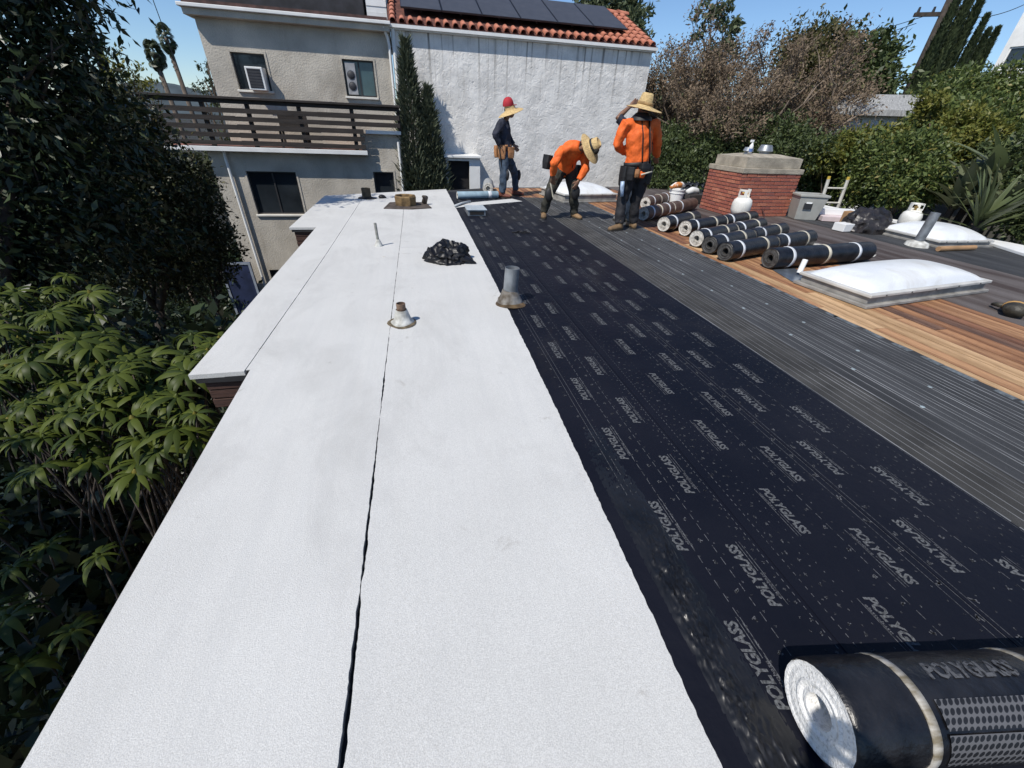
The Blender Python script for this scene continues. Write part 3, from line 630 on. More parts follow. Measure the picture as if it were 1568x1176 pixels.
def blob(px, py, dist, rpx, sy=1.0, sz=1.0, s=1.0):
    p = PD(px, py, dist); d3 = (p-CAM).length; c = (ROT.transposed() @ (p-CAM)); r = rpx*c.z/F
    return (p.x, p.y, p.z, r*s, r*sy, r*sz)
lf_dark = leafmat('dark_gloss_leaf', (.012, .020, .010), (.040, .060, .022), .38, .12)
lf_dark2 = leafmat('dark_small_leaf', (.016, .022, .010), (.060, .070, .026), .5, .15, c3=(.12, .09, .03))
lf_um = leafmat('umbrella_leaf', (.028, .046, .009), (.115, .142, .022), .5, .22, c3=(.19, .16, .03), spec=.25)
lf_hedge = leafmat('hedge_leaf', (.050, .078, .024), (.15, .19, .05), .5, .28, c3=(.26, .21, .06))
lf_hedged = leafmat('deep_hedge_leaf', (.034, .052, .020), (.10, .128, .042), .5, .2)
lf_yel = leafmat('yellow_green_leaf', (.10, .125, .022), (.22, .21, .05), .5, .3)
lf_brown = leafmat('dry_brown_leaf', (.135, .098, .066), (.27, .20, .135), .85, .25, c3=(.12, .13, .04))
lf_grey = leafmat('grey_green_leaf', (.07, .095, .05), (.16, .19, .105), .5, .3)
lf_cyp = leafmat('cypress_leaf', (.028, .042, .018), (.075, .098, .040), .6, .1)
lf_spike = leafmat('juniper_leaf', (.042, .055, .033), (.14, .16, .10), .6, .1)
# --- left: tall dark trees beside the roof
T1 = [blob(20, 60, 8.5, 95), blob(70, 110, 8.8, 85), blob(10, 190, 8.5, 120), blob(110, 210, 9, 95), blob(60, 310, 8.5, 120), blob(150, 330, 9, 90), blob(20, 420, 8.2, 100), blob(-60, 130, 8.3, 140), blob(-70, 350, 8.2, 150), blob(40, -70, 8.8, 110), blob(-40, -130, 8.6, 150)]+[(-5.0, .45, 2.0, 1.0, .9, .8), (-4.4, -.4, 1.8, .95, .9, .7), (-5.9, .9, 2.2, 1.1, .9, .9), (-4.2, -1.3, 1.6, 1.0, .9, .7), (-7.6, 2.0, 2.2, 1.3, 1.0, 1.3)]  # appended blobs: extra crown out of view, added to shade the lower umbrella plants
base1 = PD(20, 600, 8.8); 
tree('broadleaf_tree', 'tall dark evergreen tree filling the upper left corner beside the roof', 'tree', (base1.x, base1.y, GZ), T1, 40000, .125, lf_dark, 31, trunk=.22, bark=m_barkd, aspect=.34, droop=.5, spread=.34, clump=20)
T1b = [blob(180, 190, 10.5, 60), blob(215, 235, 11, 55), blob(150, 150, 10.8, 45), blob(240, 290, 11.2, 60), blob(190, 300, 10.5, 70), blob(170, 390, 10.2, 70), blob(250, 370, 10.8, 60)]
b_ = PD(200, 480, 10.8)
tree('broadleaf_tree', 'dark small leaved tree between the big evergreen and the terrace', 'tree', (b_.x, b_.y, GZ), T1b, 15000, .115, lf_dark2, 32, trunk=.13, bark=m_barkd, spread=.3, clump=22)
T1c = [blob(300, 265, 12.0, 32), blob(310, 310, 12.0, 40), blob(290, 360, 11.8, 45), blob(335, 375, 12.2, 32), blob(265, 420, 11.4, 48), blob(330, 420, 12.2, 30)]
b_ = PD(300, 440, 12.0)
tree('climbing_shrub', 'dark climbing shrub with ochre leaves under the terrace end', 'shrub', (b_.x, b_.y, GZ), T1c, 12000, .095, lf_dark2, 33, trunk=.07, bark=m_barkd, spread=.3)
T1d = [blob(185, 115, 15, 26), blob(215, 128, 15.5, 22), blob(240, 135, 16, 14), blob(160, 130, 15, 25)]
b_ = PD(200, 250, 15.5)
tree('hedge_tree', 'sunlit olive topped tree behind the terrace railing end', 'tree', (b_.x, b_.y, GZ), T1d+[(b_.x, b_.y, .5, 1.0, 1.0, 1.2)], 5000, .10, lf_yel, 34, trunk=.10)
# branch high above the frame: dapples the far corner of the roof
ov = Vector((-1.15, 8.75, 0))+SUN/SUN.z*5.4
ovb = [(ov.x+dx, ov.y+dy, ov.z+dz, .42, .42, .3) for dx, dy, dz in ((-.1, 0, 0), (-.7, -.2, .2), (-.5, .45, -.2), (-1.2, .1, .3), (.35, .2, .1))]+[(ov.x-1.8, ov.y-.4, ov.z+.6, .8, .8, .6)]
tree('overhanging_tree', 'tall slender tree left of the roof whose branches shade its far corner', 'tree', (ov.x-2.4, ov.y-1.0, GZ), ovb, 1500, .13, lf_dark, 35, trunk=.11, bark=m_barkd, spread=.4)
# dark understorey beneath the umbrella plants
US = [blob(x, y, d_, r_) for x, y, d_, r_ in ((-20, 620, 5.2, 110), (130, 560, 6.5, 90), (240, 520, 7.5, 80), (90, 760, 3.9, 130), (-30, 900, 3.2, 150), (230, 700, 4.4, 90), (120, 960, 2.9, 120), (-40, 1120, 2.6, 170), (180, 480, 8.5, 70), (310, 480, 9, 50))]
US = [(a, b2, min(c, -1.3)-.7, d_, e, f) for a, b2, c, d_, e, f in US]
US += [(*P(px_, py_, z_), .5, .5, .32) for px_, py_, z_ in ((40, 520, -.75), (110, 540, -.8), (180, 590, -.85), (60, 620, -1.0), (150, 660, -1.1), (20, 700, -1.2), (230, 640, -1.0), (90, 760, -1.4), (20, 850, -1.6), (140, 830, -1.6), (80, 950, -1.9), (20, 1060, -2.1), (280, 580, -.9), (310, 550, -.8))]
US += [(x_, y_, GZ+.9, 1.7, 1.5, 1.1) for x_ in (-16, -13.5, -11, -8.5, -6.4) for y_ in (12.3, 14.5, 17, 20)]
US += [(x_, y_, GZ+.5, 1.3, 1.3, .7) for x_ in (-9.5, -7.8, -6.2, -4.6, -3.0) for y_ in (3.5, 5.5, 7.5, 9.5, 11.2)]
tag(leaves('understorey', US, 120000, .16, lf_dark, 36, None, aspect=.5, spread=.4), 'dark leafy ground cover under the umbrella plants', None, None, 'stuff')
# umbrella plants: whorls of drooping leaflets
def whorl_mesh(seed, nl):
    q = random.Random(seed); mb = MB()
    for k in range(nl):
        a = 2*PI*k/nl+q.uniform(-.16, .16); L = q.uniform(.12, .22); w = L*q.uniform(.085, .115); a0 = math.radians(q.uniform(0, 35)); a1 = math.radians(q.uniform(50, 100))
        pts = []; r, z = .015, 0.0
        for i in range(6):
            t = i/5
            ww = w*(math.sin(PI*min(1, .10+.90*t**.8))) if t < 1 else .001
            pts.append((r, z, ww)); an_ = a0-(a0+a1)*(t+.1); r += L/5*math.cos(an_); z += L/5*math.sin(an_)
        v = []
        for r, z, ww in pts:
            for s_, dz in ((-1, -.28), (0, 0), (1, -.28)):
                x, y = r, ww*s_
                v.append((x*math.cos(a)-y*math.sin(a), x*math.sin(a)+y*math.cos(a), z+dz*ww))
        mb.add(v, [(3*i+j, 3*(i+1)+j, 3*(i+1)+j+1, 3*i+j+1) for i in range(5) for j in range(2)])
    mb.lathe([(.012, -.05), (.02, 0), (.004, .02)], 6)
    o = mb.build('leaf_whorl', lf_um, None, smooth=True); me = o.data; bpy.data.objects.remove(o); return me
WH = [whorl_mesh(50+i, n_) for i, n_ in enumerate((10, 12, 13, 15, 11, 14))]
spots = [(52, 462), (108, 462), (75, 490), (140, 478), (30, 515), (118, 520), (70, 545), (150, 545), (205, 545), (12, 560), (178, 572), (95, 585), (130, 598), (205, 602), (40, 620), (160, 628), (10, 655), (75, 650), (130, 680), (215, 665), (255, 615), (300, 548), (318, 535), (285, 570), (270, 655), (60, 715), (190, 740), (70, 835), (150, 850), (15, 870), (110, 965), (30, 1020), (60, 1110), (240, 690), (-30, 600), (-30, 800), (-40, 950), (0, 470), (-40, 500), (-60, 700), (10, 945), (0, 440), (85, 440), (160, 510), (20, 590), (235, 590)]
plants = [((-4.6, 3.2), 'bright umbrella plant with drooping leaf whorls, farthest from the camera'), ((-3.1, 3.0), 'umbrella plant with drooping leaf whorls against the stepped roof corner'), ((-3.8, 1.6), 'umbrella plant with drooping leaf whorls at the left edge, mid height'), ((-2.6, 1.2), 'shaded umbrella plant with drooping whorls at the lower left corner')]
UP = []
for (x, y), lab in plants:
    t = thing('umbrella_plant', lab, 'shrub', (x, y, GZ), 0, 'umbrella plants beside the roof'); UP.append(t)
stems = [MB() for _ in UP]; q = random.Random(8)
spots = spots+[(x_+dx, y_+dy) for (x_, y_), dx, dy in zip(spots[:46:1], [22, -24, 18, -20]*12, [16, 14, -18, 20]*12) if y_ < 760]+[(x_+q.uniform(-30, 30), y_+q.uniform(-26, 26)) for x_, y_ in spots[:40] for _ in (0, 1) if y_ < 700]
for (px, py) in spots:
    z = float(np.interp(py, [450, 560, 650, 800, 1000, 1176], [-.12, -.30, -.55, -.95, -1.5, -1.9]))+q.uniform(-.12, .12)
    p = P(px, py, z); k = min(range(4), key=lambda i: (p.x-plants[i][0][0])**2+(p.y-plants[i][0][1])**2)
    o = inst('leaf_whorl', q.choice(WH), UP[k], p-UP[k].location, (q.uniform(-.3, .3), q.uniform(-.3, .3), q.uniform(0, 6)), q.uniform(.75, 1.25))
    limb(stems[k], (plants[k][0][0], plants[k][0][1], GZ+1.5), p-Vector((0, 0, .02)), .014, .006, q, .12, 5, 5)
for k in range(4):
    limb(stems[k], (*plants[k][0], GZ-.1), (*plants[k][0], GZ+1.6), .06, .05, q, .02, 3, 6); stems[k].build('stem', m_barkd, UP[k], smooth=True)
# --- junipers in front of the white wall
def spiky(name, label, base, h_, r_, n, seed, mat, group):
    g_ = np.random.default_rng(seed); t = thing(name, label, 'tree', base, 0, group)
    mb = MB(); mb.tube([(0, 0, -.2), (.03, 0, h_*.5), (0, 0, h_*.98)], [.09, .05, .008], 6); mb.build('trunk', m_barkd, t, world=False)
    z = h_*(.02+.98*g_.random(n)**1.0); a = g_.random(n)*2*PI; prof = np.interp(z/h_, [0, .55, .68, .82, .93, 1], [.9, 1, .9, .5, .22, .03])*r_
    rr = prof*np.sqrt(.15+.85*g_.random(n)); pos = np.stack([rr*np.cos(a), rr*np.sin(a), z], 1)
    tdir = np.stack([np.cos(a)*.9, np.sin(a)*.9, .75+.5*g_.random(n)], 1)+g_.normal(size=(n, 3))*.28; tdir /= np.linalg.norm(tdir, axis=1)[:, None]
    nr = g_.normal(size=(n, 3)); nr -= tdir*(nr*tdir).sum(1)[:, None]; nr /= np.linalg.norm(nr, axis=1)[:, None]; sd_ = np.cross(tdir, nr)
    L = (.14+.36*g_.random(n)**3)*(.55+.45*(1-z/h_)); W = .012+.012*g_.random(n)
    v = np.stack([pos, pos+tdir*(L*.4)[:, None]+sd_*W[:, None], pos+tdir*L[:, None], pos+tdir*(L*.4)[:, None]-sd_*W[:, None]], 1).reshape(-1, 3)
    npmesh('crown', v, np.arange(4*n).reshape(n, 4), mat, t); return t
jp = PY(655, 290, 13.25); zt_ = PY(632, 62, 13.25).z
spiky('juniper', 'tall narrow dark juniper against the white wall', (PY(640, 290, 13.25).x-.02, 13.3, GZ), zt_-GZ, .60, 19000, 61, lf_spike, 'junipers by the white wall')
spiky('juniper', 'shorter dark juniper just right of the taller one by the white wall', (PY(664, 290, 13.1).x, 13.2, GZ), PY(657, 135, 13.2).z-GZ, .56, 15000, 62, lf_spike, 'junipers by the white wall')
# --- far palms, conifer and poles at the left
def palm(label, ptop, dist, h_, seed):
    p = PD(*ptop, dist); t = thing('fan_palm', label, 'palm', (p.x, p.y, p.z-h_), 0, 'fan palms on the skyline'); q = random.Random(seed)
    mb = MB(); mb.tube([(0, 0, 0), (.12, 0, h_*.5), (0, 0, h_)], [.22, .16, .13], 8); mb.build('trunk', m_bark, t, world=False, smooth=True)
    fb = MB()
    for k in range(17):
        a = math.radians(-75+150*k/16); l = .62*(1-.12*abs(k-8)/8)
        fb.add([(.35, 0, 0), (.35+l*math.cos(a-.085), l*math.sin(a-.085), -.05-.12*abs(math.sin(a))), (.35+l*1.08*math.cos(a), l*1.08*math.sin(a), -.35), (.35+l*math.cos(a+.085), l*math.sin(a+.085), -.05-.12*abs(math.sin(a)))], [(0, 1, 2, 3)])
    fb.tube([(0, 0, 0), (.35, 0, 0)], .03, 4); o = fb.build('frond', leafmat('palm_leaf', (.03, .042, .018), (.075, .09, .04), .4, .15), t, world=False); me = o.data; bpy.data.objects.remove(o)
    for k in range(34):
        inst('frond', me, t, (0, 0, h_-.1+.02*k-.3), (q.uniform(-1.3, 1.3), math.radians(62-3.4*(33-k)*-1-112+q.uniform(-12, 12)) if False else math.radians(70-4.4*k+q.uniform(-10, 10)), k*2.4+q.uniform(-.3, .3)), q.uniform(.42, .6))
    for k in range(14): inst('dead_frond', me, t, (0, 0, h_-.7-.06*k), (0, math.radians(72+q.uniform(-8, 8)), k*2.4), .28)
palm('taller fan palm on the skyline left of the taupe house', (254, 58), 40, 13, 71)
palm('shorter fan palm on the skyline, left of the taller palm', (235, 82), 38, 11, 72)
c1 = PD(318, 135, 19); tree('conifer', 'small dark conifer beside the upper left corner of the taupe house', 'tree', (c1.x, c1.y, GZ), [blob(318, 100, 19, 11), blob(314, 125, 19, 15), blob(312, 150, 19, 18), (c1.x, c1.y, -.5, 1.2, 1.2, 1.4)], 6000, .10, lf_cyp, 73, droop=.3)
# --- right: hedge, bare tree, green trees, cypresses
def hl(lst, s=1): return [blob(*b) for b in lst]
def put(name, label, cat, lst, n, size, mat, seed, group=None, **kw):
    B = hl(lst); bx = sum(b[0] for b in B)/len(B); by = sum(b[1] for b in B)/len(B)
    return tree(name, label, cat, (bx, by, ground_z(bx, by)), B, n, size, mat, seed, group, **kw)
G = 'shrubs along the far edge of the roof'
put('hedge_shrub', 'dark green shrub right behind the worker with raised arm, left of the chimney', 'shrub', [(1010, 250, 14, 34), (1045, 262, 13.6, 34), (1030, 225, 14.5, 30), (1075, 240, 14, 28), (1005, 285, 13, 22), (1060, 285, 13, 25)], 16200, 0.096, lf_hedged, 81, G, trunk=.06)
put('hedge_shrub', 'dark green shrub directly behind the chimney cap', 'shrub', [(1110, 225, 14.5, 34), (1160, 215, 15, 36), (1205, 220, 14.5, 34), (1240, 235, 13.5, 30), (1180, 250, 14, 34)], 16200, 0.096, lf_hedged, 82, G, trunk=.06)
put('hedge_shrub', 'mid green shrub between the chimney and the ladder', 'shrub', [(1245, 275, 14.4, 30), (1270, 250, 14.8, 34), (1262, 300, 14.6, 24), (1300, 265, 14.6, 32), (1290, 300, 14.4, 22)], 15300, 0.089, lf_hedge, 83, G, trunk=.06)
put('hedge_shrub', 'mid green shrub above the black rubbish bag', 'shrub', [(1328, 280, 13.2, 32), (1350, 250, 13.4, 38), (1338, 305, 12.8, 20), (1385, 275, 12.2, 34), (1310, 235, 14.2, 30)], 18000, 0.089, lf_hedge, 84, G, trunk=.06)
put('hedge_shrub', 'yellow green shrub on the slope below the pavilion', 'shrub', [(1295, 228, 14, 22), (1325, 222, 14.5, 22), (1260, 240, 13.4, 20), (1355, 222, 14.5, 24)], 11700, 0.096, lf_yel, 85, G, trunk=.05)
put('hillside_shrub', 'broad green shrub high on the slope under the cypresses', 'shrub', [(1424, 170, 18, 34), (1455, 150, 19, 34), (1408, 205, 16, 28), (1445, 205, 15.5, 38)], 21600, 0.111, lf_hedge, 86, 'shrubs on the slope', trunk=.08)
put('hillside_shrub', 'green shrub below the white hillside house at the right edge', 'shrub', [(1495, 158, 20, 36), (1545, 150, 20, 40), (1595, 150, 19, 42), (1480, 185, 17, 36), (1530, 198, 16, 38)], 23400, 0.111, lf_hedge, 87, 'shrubs on the slope', trunk=.08)
put('hillside_shrub', 'yellowish shrub in the middle of the slope', 'shrub', [(1425, 165, 15.0, 20), (1470, 205, 14.2, 30), (1505, 215, 13.8, 26), (1440, 235, 13.6, 24)], 12600, 0.096, lf_yel, 88, 'shrubs on the slope', trunk=.06)
put('hillside_shrub', 'dense green shrub low on the slope, left of the big leaved plant', 'shrub', [(1395, 245, 12.6, 36), (1420, 285, 11.6, 30), (1375, 300, 11.2, 20)], 14400, 0.085, lf_hedge, 89, 'shrubs on the slope', trunk=.06)
put('hillside_shrub', 'dark shrub at the right edge beside the yucca', 'shrub', [(1560, 290, 11.5, 40), (1590, 330, 10.9, 40), (1600, 250, 12, 50), (1530, 250, 12.8, 34)], 14400, 0.089, lf_hedged, 90, 'shrubs on the slope', trunk=.06)
put('leafy_tree', 'light leaved tree showing above the tiled roof ridge', 'tree', [(900, 15, 26, 26), (935, 25, 26, 34), (960, 10, 26, 30), (975, 45, 25.5, 24), (920, -20, 26, 30), (985, 70, 25, 14)], 5500, .24, lf_grey, 91, trunk=.18)
put('leafy_tree', 'rounded dark green tree behind the bare tree', 'tree', [(1300, 105, 26, 42), (1335, 90, 26, 34), (1345, 130, 25, 36), (1280, 135, 25, 30), (1250, 140, 25, 40), (1345, 150, 24, 16), (1225, 180, 24, 30), (1255, 95, 26, 40)], 16000, .22, lf_hedged, 92, trunk=.2)
put('leafy_tree', 'dark tree low behind the chimney and the bare tree', 'tree', [(1190, 180, 21, 42), (1230, 205, 20, 34), (1140, 200, 21, 40), (1080, 200, 20, 40), (1040, 195, 20, 36)], 12000, .18, lf_hedged, 93, trunk=.14)
put('leafy_tree', 'slender grey green tree poking above the bare tree', 'tree', [(1090, 22, 24, 22), (1115, 40, 24, 18), (1075, 45, 24, 14), (1100, 80, 24, 22)], 1500, .22, lf_grey, 94, trunk=.10)
put('leafy_tree', 'olive tinted tree crown at the right of the bare tree', 'tree', [(1230, 75, 22, 36), (1270, 70, 22, 30), (1250, 110, 21.5, 36), (1205, 110, 21.5, 30)], 8000, .15, leafmat('olive_leaf', (.06, .062, .022), (.14, .12, .045), .5, .25), 95, trunk=.12)
put('leafy_tree', 'dark tree filling the gap between the white wall and the bare tree', 'tree', [(1010, 150, 22, 26), (1030, 185, 21, 32), (1008, 215, 20, 30), (1050, 140, 22, 26)], 8000, .15, lf_dark2, 96, trunk=.1)
# the bare, twiggy tree
bt = PD(1108, 260, 17.5); btz = ground_z(bt.x, bt.y)
t = thing('bare_tree', 'wide twiggy tree with dry brown leaves behind the chimney', 'tree', (bt.x, bt.y, btz)); q = random.Random(17); mb = MB(); tw = MB(); tips = []
rv_ = Vector((bt.y, -bt.x, 0)).normalized()
def grow(p, d, L, r, lev):
    e = p+d*L; m_ = p.lerp(e, .5)+Vector((q.uniform(-1, 1), q.uniform(-1, 1), q.uniform(-1, 1)))*L*.07
    (mb if lev < 4 else tw).tube([p, m_, e], [r, r*.85, r*.66], 6 if lev < 3 else 3, cap=False)
    if lev >= 5: tips.append((m_, d)); tips.append((p.lerp(e, .8), d))
    if lev >= 6: tips.append((e, d)); return
    if (e-Vector((bt.x, bt.y, e.z))).dot(rv_) > 3.0: return
    for k in range(3 if lev < 5 else 2 + (q.random() < .5)):
        nd = (d+Vector((q.uniform(-1, 1), q.uniform(-1, 1), q.uniform(-.35, .75)))*(.72 if lev else .85)).normalized()
        if lev < 2: nd = (nd+Vector((0, 0, .1))).normalized()
        grow(e if q.random() < .7 else m_, nd, L*q.uniform(.64, .86), r*.64, lev+1)
crown_top = PD(1150, 20, 17.5).z; Hc = crown_top-btz
for s_ in range(6):
    a = 2*PI*s_/6+.4; grow(Vector((bt.x, bt.y, btz+Hc*.28)), Vector((math.cos(a)*.95, math.sin(a)*.95, .78)).normalized(), Hc*.215, .095, 1)
mb.tube([(bt.x, bt.y, btz-.2), (bt.x+.05, bt.y, btz+Hc*.15), (bt.x, bt.y, btz+Hc*.29)], [.17, .15, .13], 8)
mb.build('trunk', m_bark, t, smooth=True); tw.build('twigs', M('twig_bark', (.19, .15, .115), .9, .3, 4), t)
g_ = np.random.default_rng(5); tp = np.array([e for e, d in tips]); n = 70000; pos = tp[g_.integers(0, len(tp), n)]+g_.normal(size=(n, 3))*.10
td = g_.normal(size=(n, 3)); td /= np.linalg.norm(td, axis=1)[:, None]; sd_ = np.cross(td, g_.normal(size=(n, 3))); sd_ /= np.linalg.norm(sd_, axis=1)[:, None]
L = .085*(.4+g_.random(n))[:, None]; V = np.stack([pos, pos+td*L*.5+sd_*L*.20, pos+td*L, pos+td*L*.5-sd_*L*.20], 1).reshape(-1, 3)-np.array([bt.x, bt.y, btz])
npmesh('dry_leaves', V, np.arange(4*n).reshape(n, 4), lf_brown, t)
# Italian cypresses on the slope
def cypress(label, pbase, ptop_py, dist, wpx, seed):
    p = PD(*pbase, dist); x, y = p.x, p.y; gz_ = ground_z(x, y)
    lo, hi_ = 0, 40                                # height so the tip reaches the given row
    for _ in range(40):
        mid = (lo+hi_)/2; c_ = ROT.transposed() @ (Vector((x, y, mid))-CAM); yy = 588+F*c_.y/c_.z
        if yy > ptop_py: lo = mid
        else: hi_ = mid
    h_ = lo-gz_; r_ = wpx*(ROT.transposed() @ (p-CAM)).z/F*.5; g_ = np.random.default_rng(seed); n = 20000
    t = thing('cypress', label, 'tree', (x, y, gz_), 0, 'cypresses on the slope')
    m_ = MB(); m_.tube([(0, 0, -.3), (0, 0, h_*.96)], [.12, .01], 6); m_.build('trunk', m_barkd, t, world=False)
    z = h_*g_.random(n)**.85; a = g_.random(n)*2*PI; prof = np.interp(z/h_, [0, .2, .55, .8, 1], [.8, 1, .85, .45, .02])*r_*(1+.22*np.sin(a*5+z*2.2)); rr = prof*np.sqrt(.5+.5*g_.random(n))
    pos = np.stack([rr*np.cos(a), rr*np.sin(a), z], 1); td = np.stack([np.cos(a)*.3, np.sin(a)*.3, np.ones(n)], 1)+g_.normal(size=(n, 3))*.2; td /= np.linalg.norm(td, axis=1)[:, None]
    sd_ = np.cross(td, np.stack([np.cos(a), np.sin(a), 0*a], 1)+g_.normal(size=(n, 3))*.3); sd_ /= np.linalg.norm(sd_, axis=1)[:, None]; L = (.10+.14*g_.random(n))[:, None]
    V = np.stack([pos, pos+td*L*.45+sd_*L*.16, pos+td*L, pos+td*L*.45-sd_*L*.16], 1).reshape(-1, 3); npmesh('crown', V, np.arange(4*n).reshape(n, 4), lf_cyp, t)
cypress('leftmost tall cypress just right of the utility pole', (1404, 130), -40, 27, 12, 101)
cypress('second tall cypress from the utility pole, its tip out of frame', (1422, 128), -60, 27.5, 13, 102)
cypress('third tall cypress, right beside a strip of open sky', (1440, 125), -50, 28, 11, 103)
cypress('short cypress with pointed tip right of the tall trio', (1463, 118), 28, 28, 10, 104)
cypress('shorter slim cypress, second left of the white hillside house', (1478, 115), 50, 28.5, 8, 105)
cypress('slim low cypress beside the white hillside house corner', (1492, 112), 48, 29, 8, 106)
# utility poles and wires
def pole(label, pb, ptop_py, dist, r_, arm, arms=True):
    p = PD(*pb, dist); x, y = p.x, p.y; gz_ = ground_z(x, y); lo, hi_ = 0, 60
    for _ in range(40):
        mid = (lo+hi_)/2; c_ = ROT.transposed() @ (Vector((x, y, mid))-CAM)
        if 588+F*c_.y/c_.z > ptop_py: lo = mid
        else: hi_ = mid
    t = thing('utility_pole', label, 'utility pole', (x, y, gz_)); m_ = MB(); m_.tube([(x, y, gz_-.3), (x, y, lo)], [r_*1.2, r_], 8); m_.build('pole', m_barkd, t, smooth=True)
    if arms:
        m_ = MB(); m_.box((x, y, lo-.7), (arm, .12, .14), math.radians(-30)); m_.build('crossarm', m_barkd, t)
        for s_ in (-.45, -.2, .2, .45):
            m_ = MB(); m_.tube([(x+s_*arm*.87, y-s_*arm*.5, lo-.63), (x+s_*arm*.87, y-s_*arm*.5, lo-.45)], [.06, .04], 6); m_.build('insulator', MATS['black_metal'], t)
    return Vector((x, y, lo))
m_wire = M('wire_black', (.02, .02, .02), .6)
def wire(label, a, b, sag=.5, r_=.014, grp='overhead wires'):
    m_ = MB(); m_.tube([a.lerp(b, i/16)-Vector((0, 0, sag*4*(i/16)*(1-i/16))) for i in range(17)], r_, 4)
    tag(m_.build('overhead_wire', m_wire), label, 'wire', grp)
rp_ = pole('dark wooden utility pole with crossarm left of the cypresses', (1403, 112), -12, 30, .15, 2.2)
lp_ = pole('dark wooden utility pole rising from the trees at upper left', (152, 85), -30, 22, .14, 1.5, False)
wire('upper wire running left from the right utility pole', rp_-Vector((.6, -.3, .75)), PD(1180, 62, 60), .6)
wire('lower wire running left from the right utility pole', rp_-Vector((.8, -.4, 1.0)), PD(1180, 74, 60), .6)
wire('wire running right from the utility pole past the cypress tips', rp_-Vector((-.6, .3, .75)), PD(1620, -22, 34), .4)
wire('thick low cable reaching the right utility pole at mid height', rp_-Vector((0, 0, 4.6)), PD(1300, 105, 45), .5, .02)
wire('upper wire from the left pole towards the taupe house', lp_-Vector((0, 0, 1.5)), PD(345, 102, 40), .3, .02)
wire('lower wire from the left pole behind the palms', lp_-Vector((0, 0, 1.7)), PD(285, 138, 34), .3, .02)
wire('left short wire above the solar panels', PD(790, 22, 40), PD(850, -8, 44), .1, .02)
wire('right short wire above the solar panels', PD(850, 18, 40), PD(905, -12, 44), .1, .02)
# large leaved plants on the slope
def blade_plant(name, label, base, n, L, w, seed, mat, tilt=(20, 85), droop=.5, part='leaf', cat='plant', fold=.2):
    q = random.Random(seed); t = thing(name, label, cat, base)
    b = MB(); v = []
    for i in range(7):
        s_ = i/6; ww = w*(math.sin(PI*min(1, .12+s_*.88))**.7)*.5 if i < 6 else .003
        for k_, dz in ((-1, fold), (0, 0), (1, fold)): v.append((s_*L, k_*ww, dz*ww-droop*L*s_*s_*.5))
    b.add(v, [(3*i+j, 3*i+3+j, 3*i+4+j, 3*i+1+j) for i in range(6) for j in range(2)]); o = b.build(part, mat, t, world=False, smooth=True); me = o.data; bpy.data.objects.remove(o)
    for k in range(n):
        el = math.radians(q.uniform(*tilt)); inst(part, me, t, (0, 0, .05+q.uniform(0, .25)), (0, -el, k*2.399+q.uniform(-.2, .2)), q.uniform(.75, 1.15))
    b = MB(); b.tube([(0, 0, -.8), (0, 0, .25)], [.06, .05], 6); b.build('stem', m_barkd, t, world=False); return t
lf_big = leafmat('big_leaf', (.07, .09, .045), (.17, .18, .10), .35, .2)
yu = PD(1492, 352, 10.2); blade_plant('yucca', 'spiky yucca rosette by the white flashing at the right edge', (yu.x, yu.y, yu.z-.1), 46, .85, .06, 111, leafmat('yucca_leaf', (.05, .075, .03), (.12, .14, .06), .4, .15), (5, 80), .15)
for k, (px, py, d_, lab) in enumerate(((1475, 290, 11.2, 'large leaved plant with long paddle leaves, lower left of the group'), (1510, 265, 11.6, 'large leaved plant with long paddle leaves, uppermost of the group'), (1535, 300, 11.0, 'large leaved plant with long paddle leaves, nearest the right edge'))):
    p = PD(px, py, d_); o = blade_plant('paddle_plant', lab, (p.x, p.y, p.z-.45), 26, .75, .15, 112+k, lf_big, (10, 75), .5); o['group'] = 'big leaved plants on the slope'
p = PD(1550, 230, 11.8); blade_plant('banana_plant', 'banana plant with broad pale ribbed leaves at the right edge', (p.x, p.y, p.z-.6), 7, .95, .22, 118, leafmat('banana_leaf', (.10, .14, .05), (.17, .20, .09), .35, .35), (35, 85), .45)

# ------------------------------------------------------------------ things on the roof
m_galv = M('galvanised_steel', (.30, .32, .34), .45, .25, 9, metal=.6, bump=.08, bscale=40)
m_rust = M('rusty_steel', (.12, .065, .04), .85, .5, 14, col2=(.24, .16, .11), bump=.3, bscale=60)
m_lead = M('old_lead_flashing', (.42, .41, .37), .7, .3, 12, col2=(.66, .66, .62), bump=.4, bscale=30)
m_tar = M('tar_black', (.015, .013, .012), .5, .4, 10, bump=.5, bscale=30)
m_conc = M('concrete_cap', (.34, .30, .235), .92, .25, 6, bump=.5, bscale=60, fine=.2, fscale=120)
m_brick = [M('brick_%d' % k, c, .85, .3, 9, bump=.35, bscale=60) for k, c in enumerate(((.38, .125, .078), (.33, .10, .066), (.45, .165, .10), (.28, .09, .066)))]
m_mort = M('mortar', (.42, .36, .31), .95, .2, 10)
m_dome = M('white_acrylic_dome', (.70, .72, .73), .3, .05, 4, fine=.04, fscale=120); scuffs(m_dome, (.50, .48, .43), .52, .72, .5, 3, (1, 1, 1))
m_curb = M('grey_metal_curb', (.27, .26, .24), .55, .3, 6)
m_roll = M('black_roll_wrap', (.006, .006, .008), .34, .5, 12, col2=(.017, .017, .019), bump=.2, bscale=50)
m_rollb = M('brown_roll_wrap', (.10, .065, .050), .55, .4, 8)
m_core = M('white_roll_end', (.40, .38, .33), .95, .4, 22, bump=.35, bscale=150, col2=(.62, .60, .55), lo=.3, hi=.6)
m_tape = M('paper_tape', (.52, .48, .38), .6, .3, 10)
m_tapew = M('white_tape', (.62, .64, .66), .4, .15, 10)
m_bag = M('black_plastic_bag', (.008, .008, .010), .42, .3, 6, bump=.1, bscale=14, spec=.35)
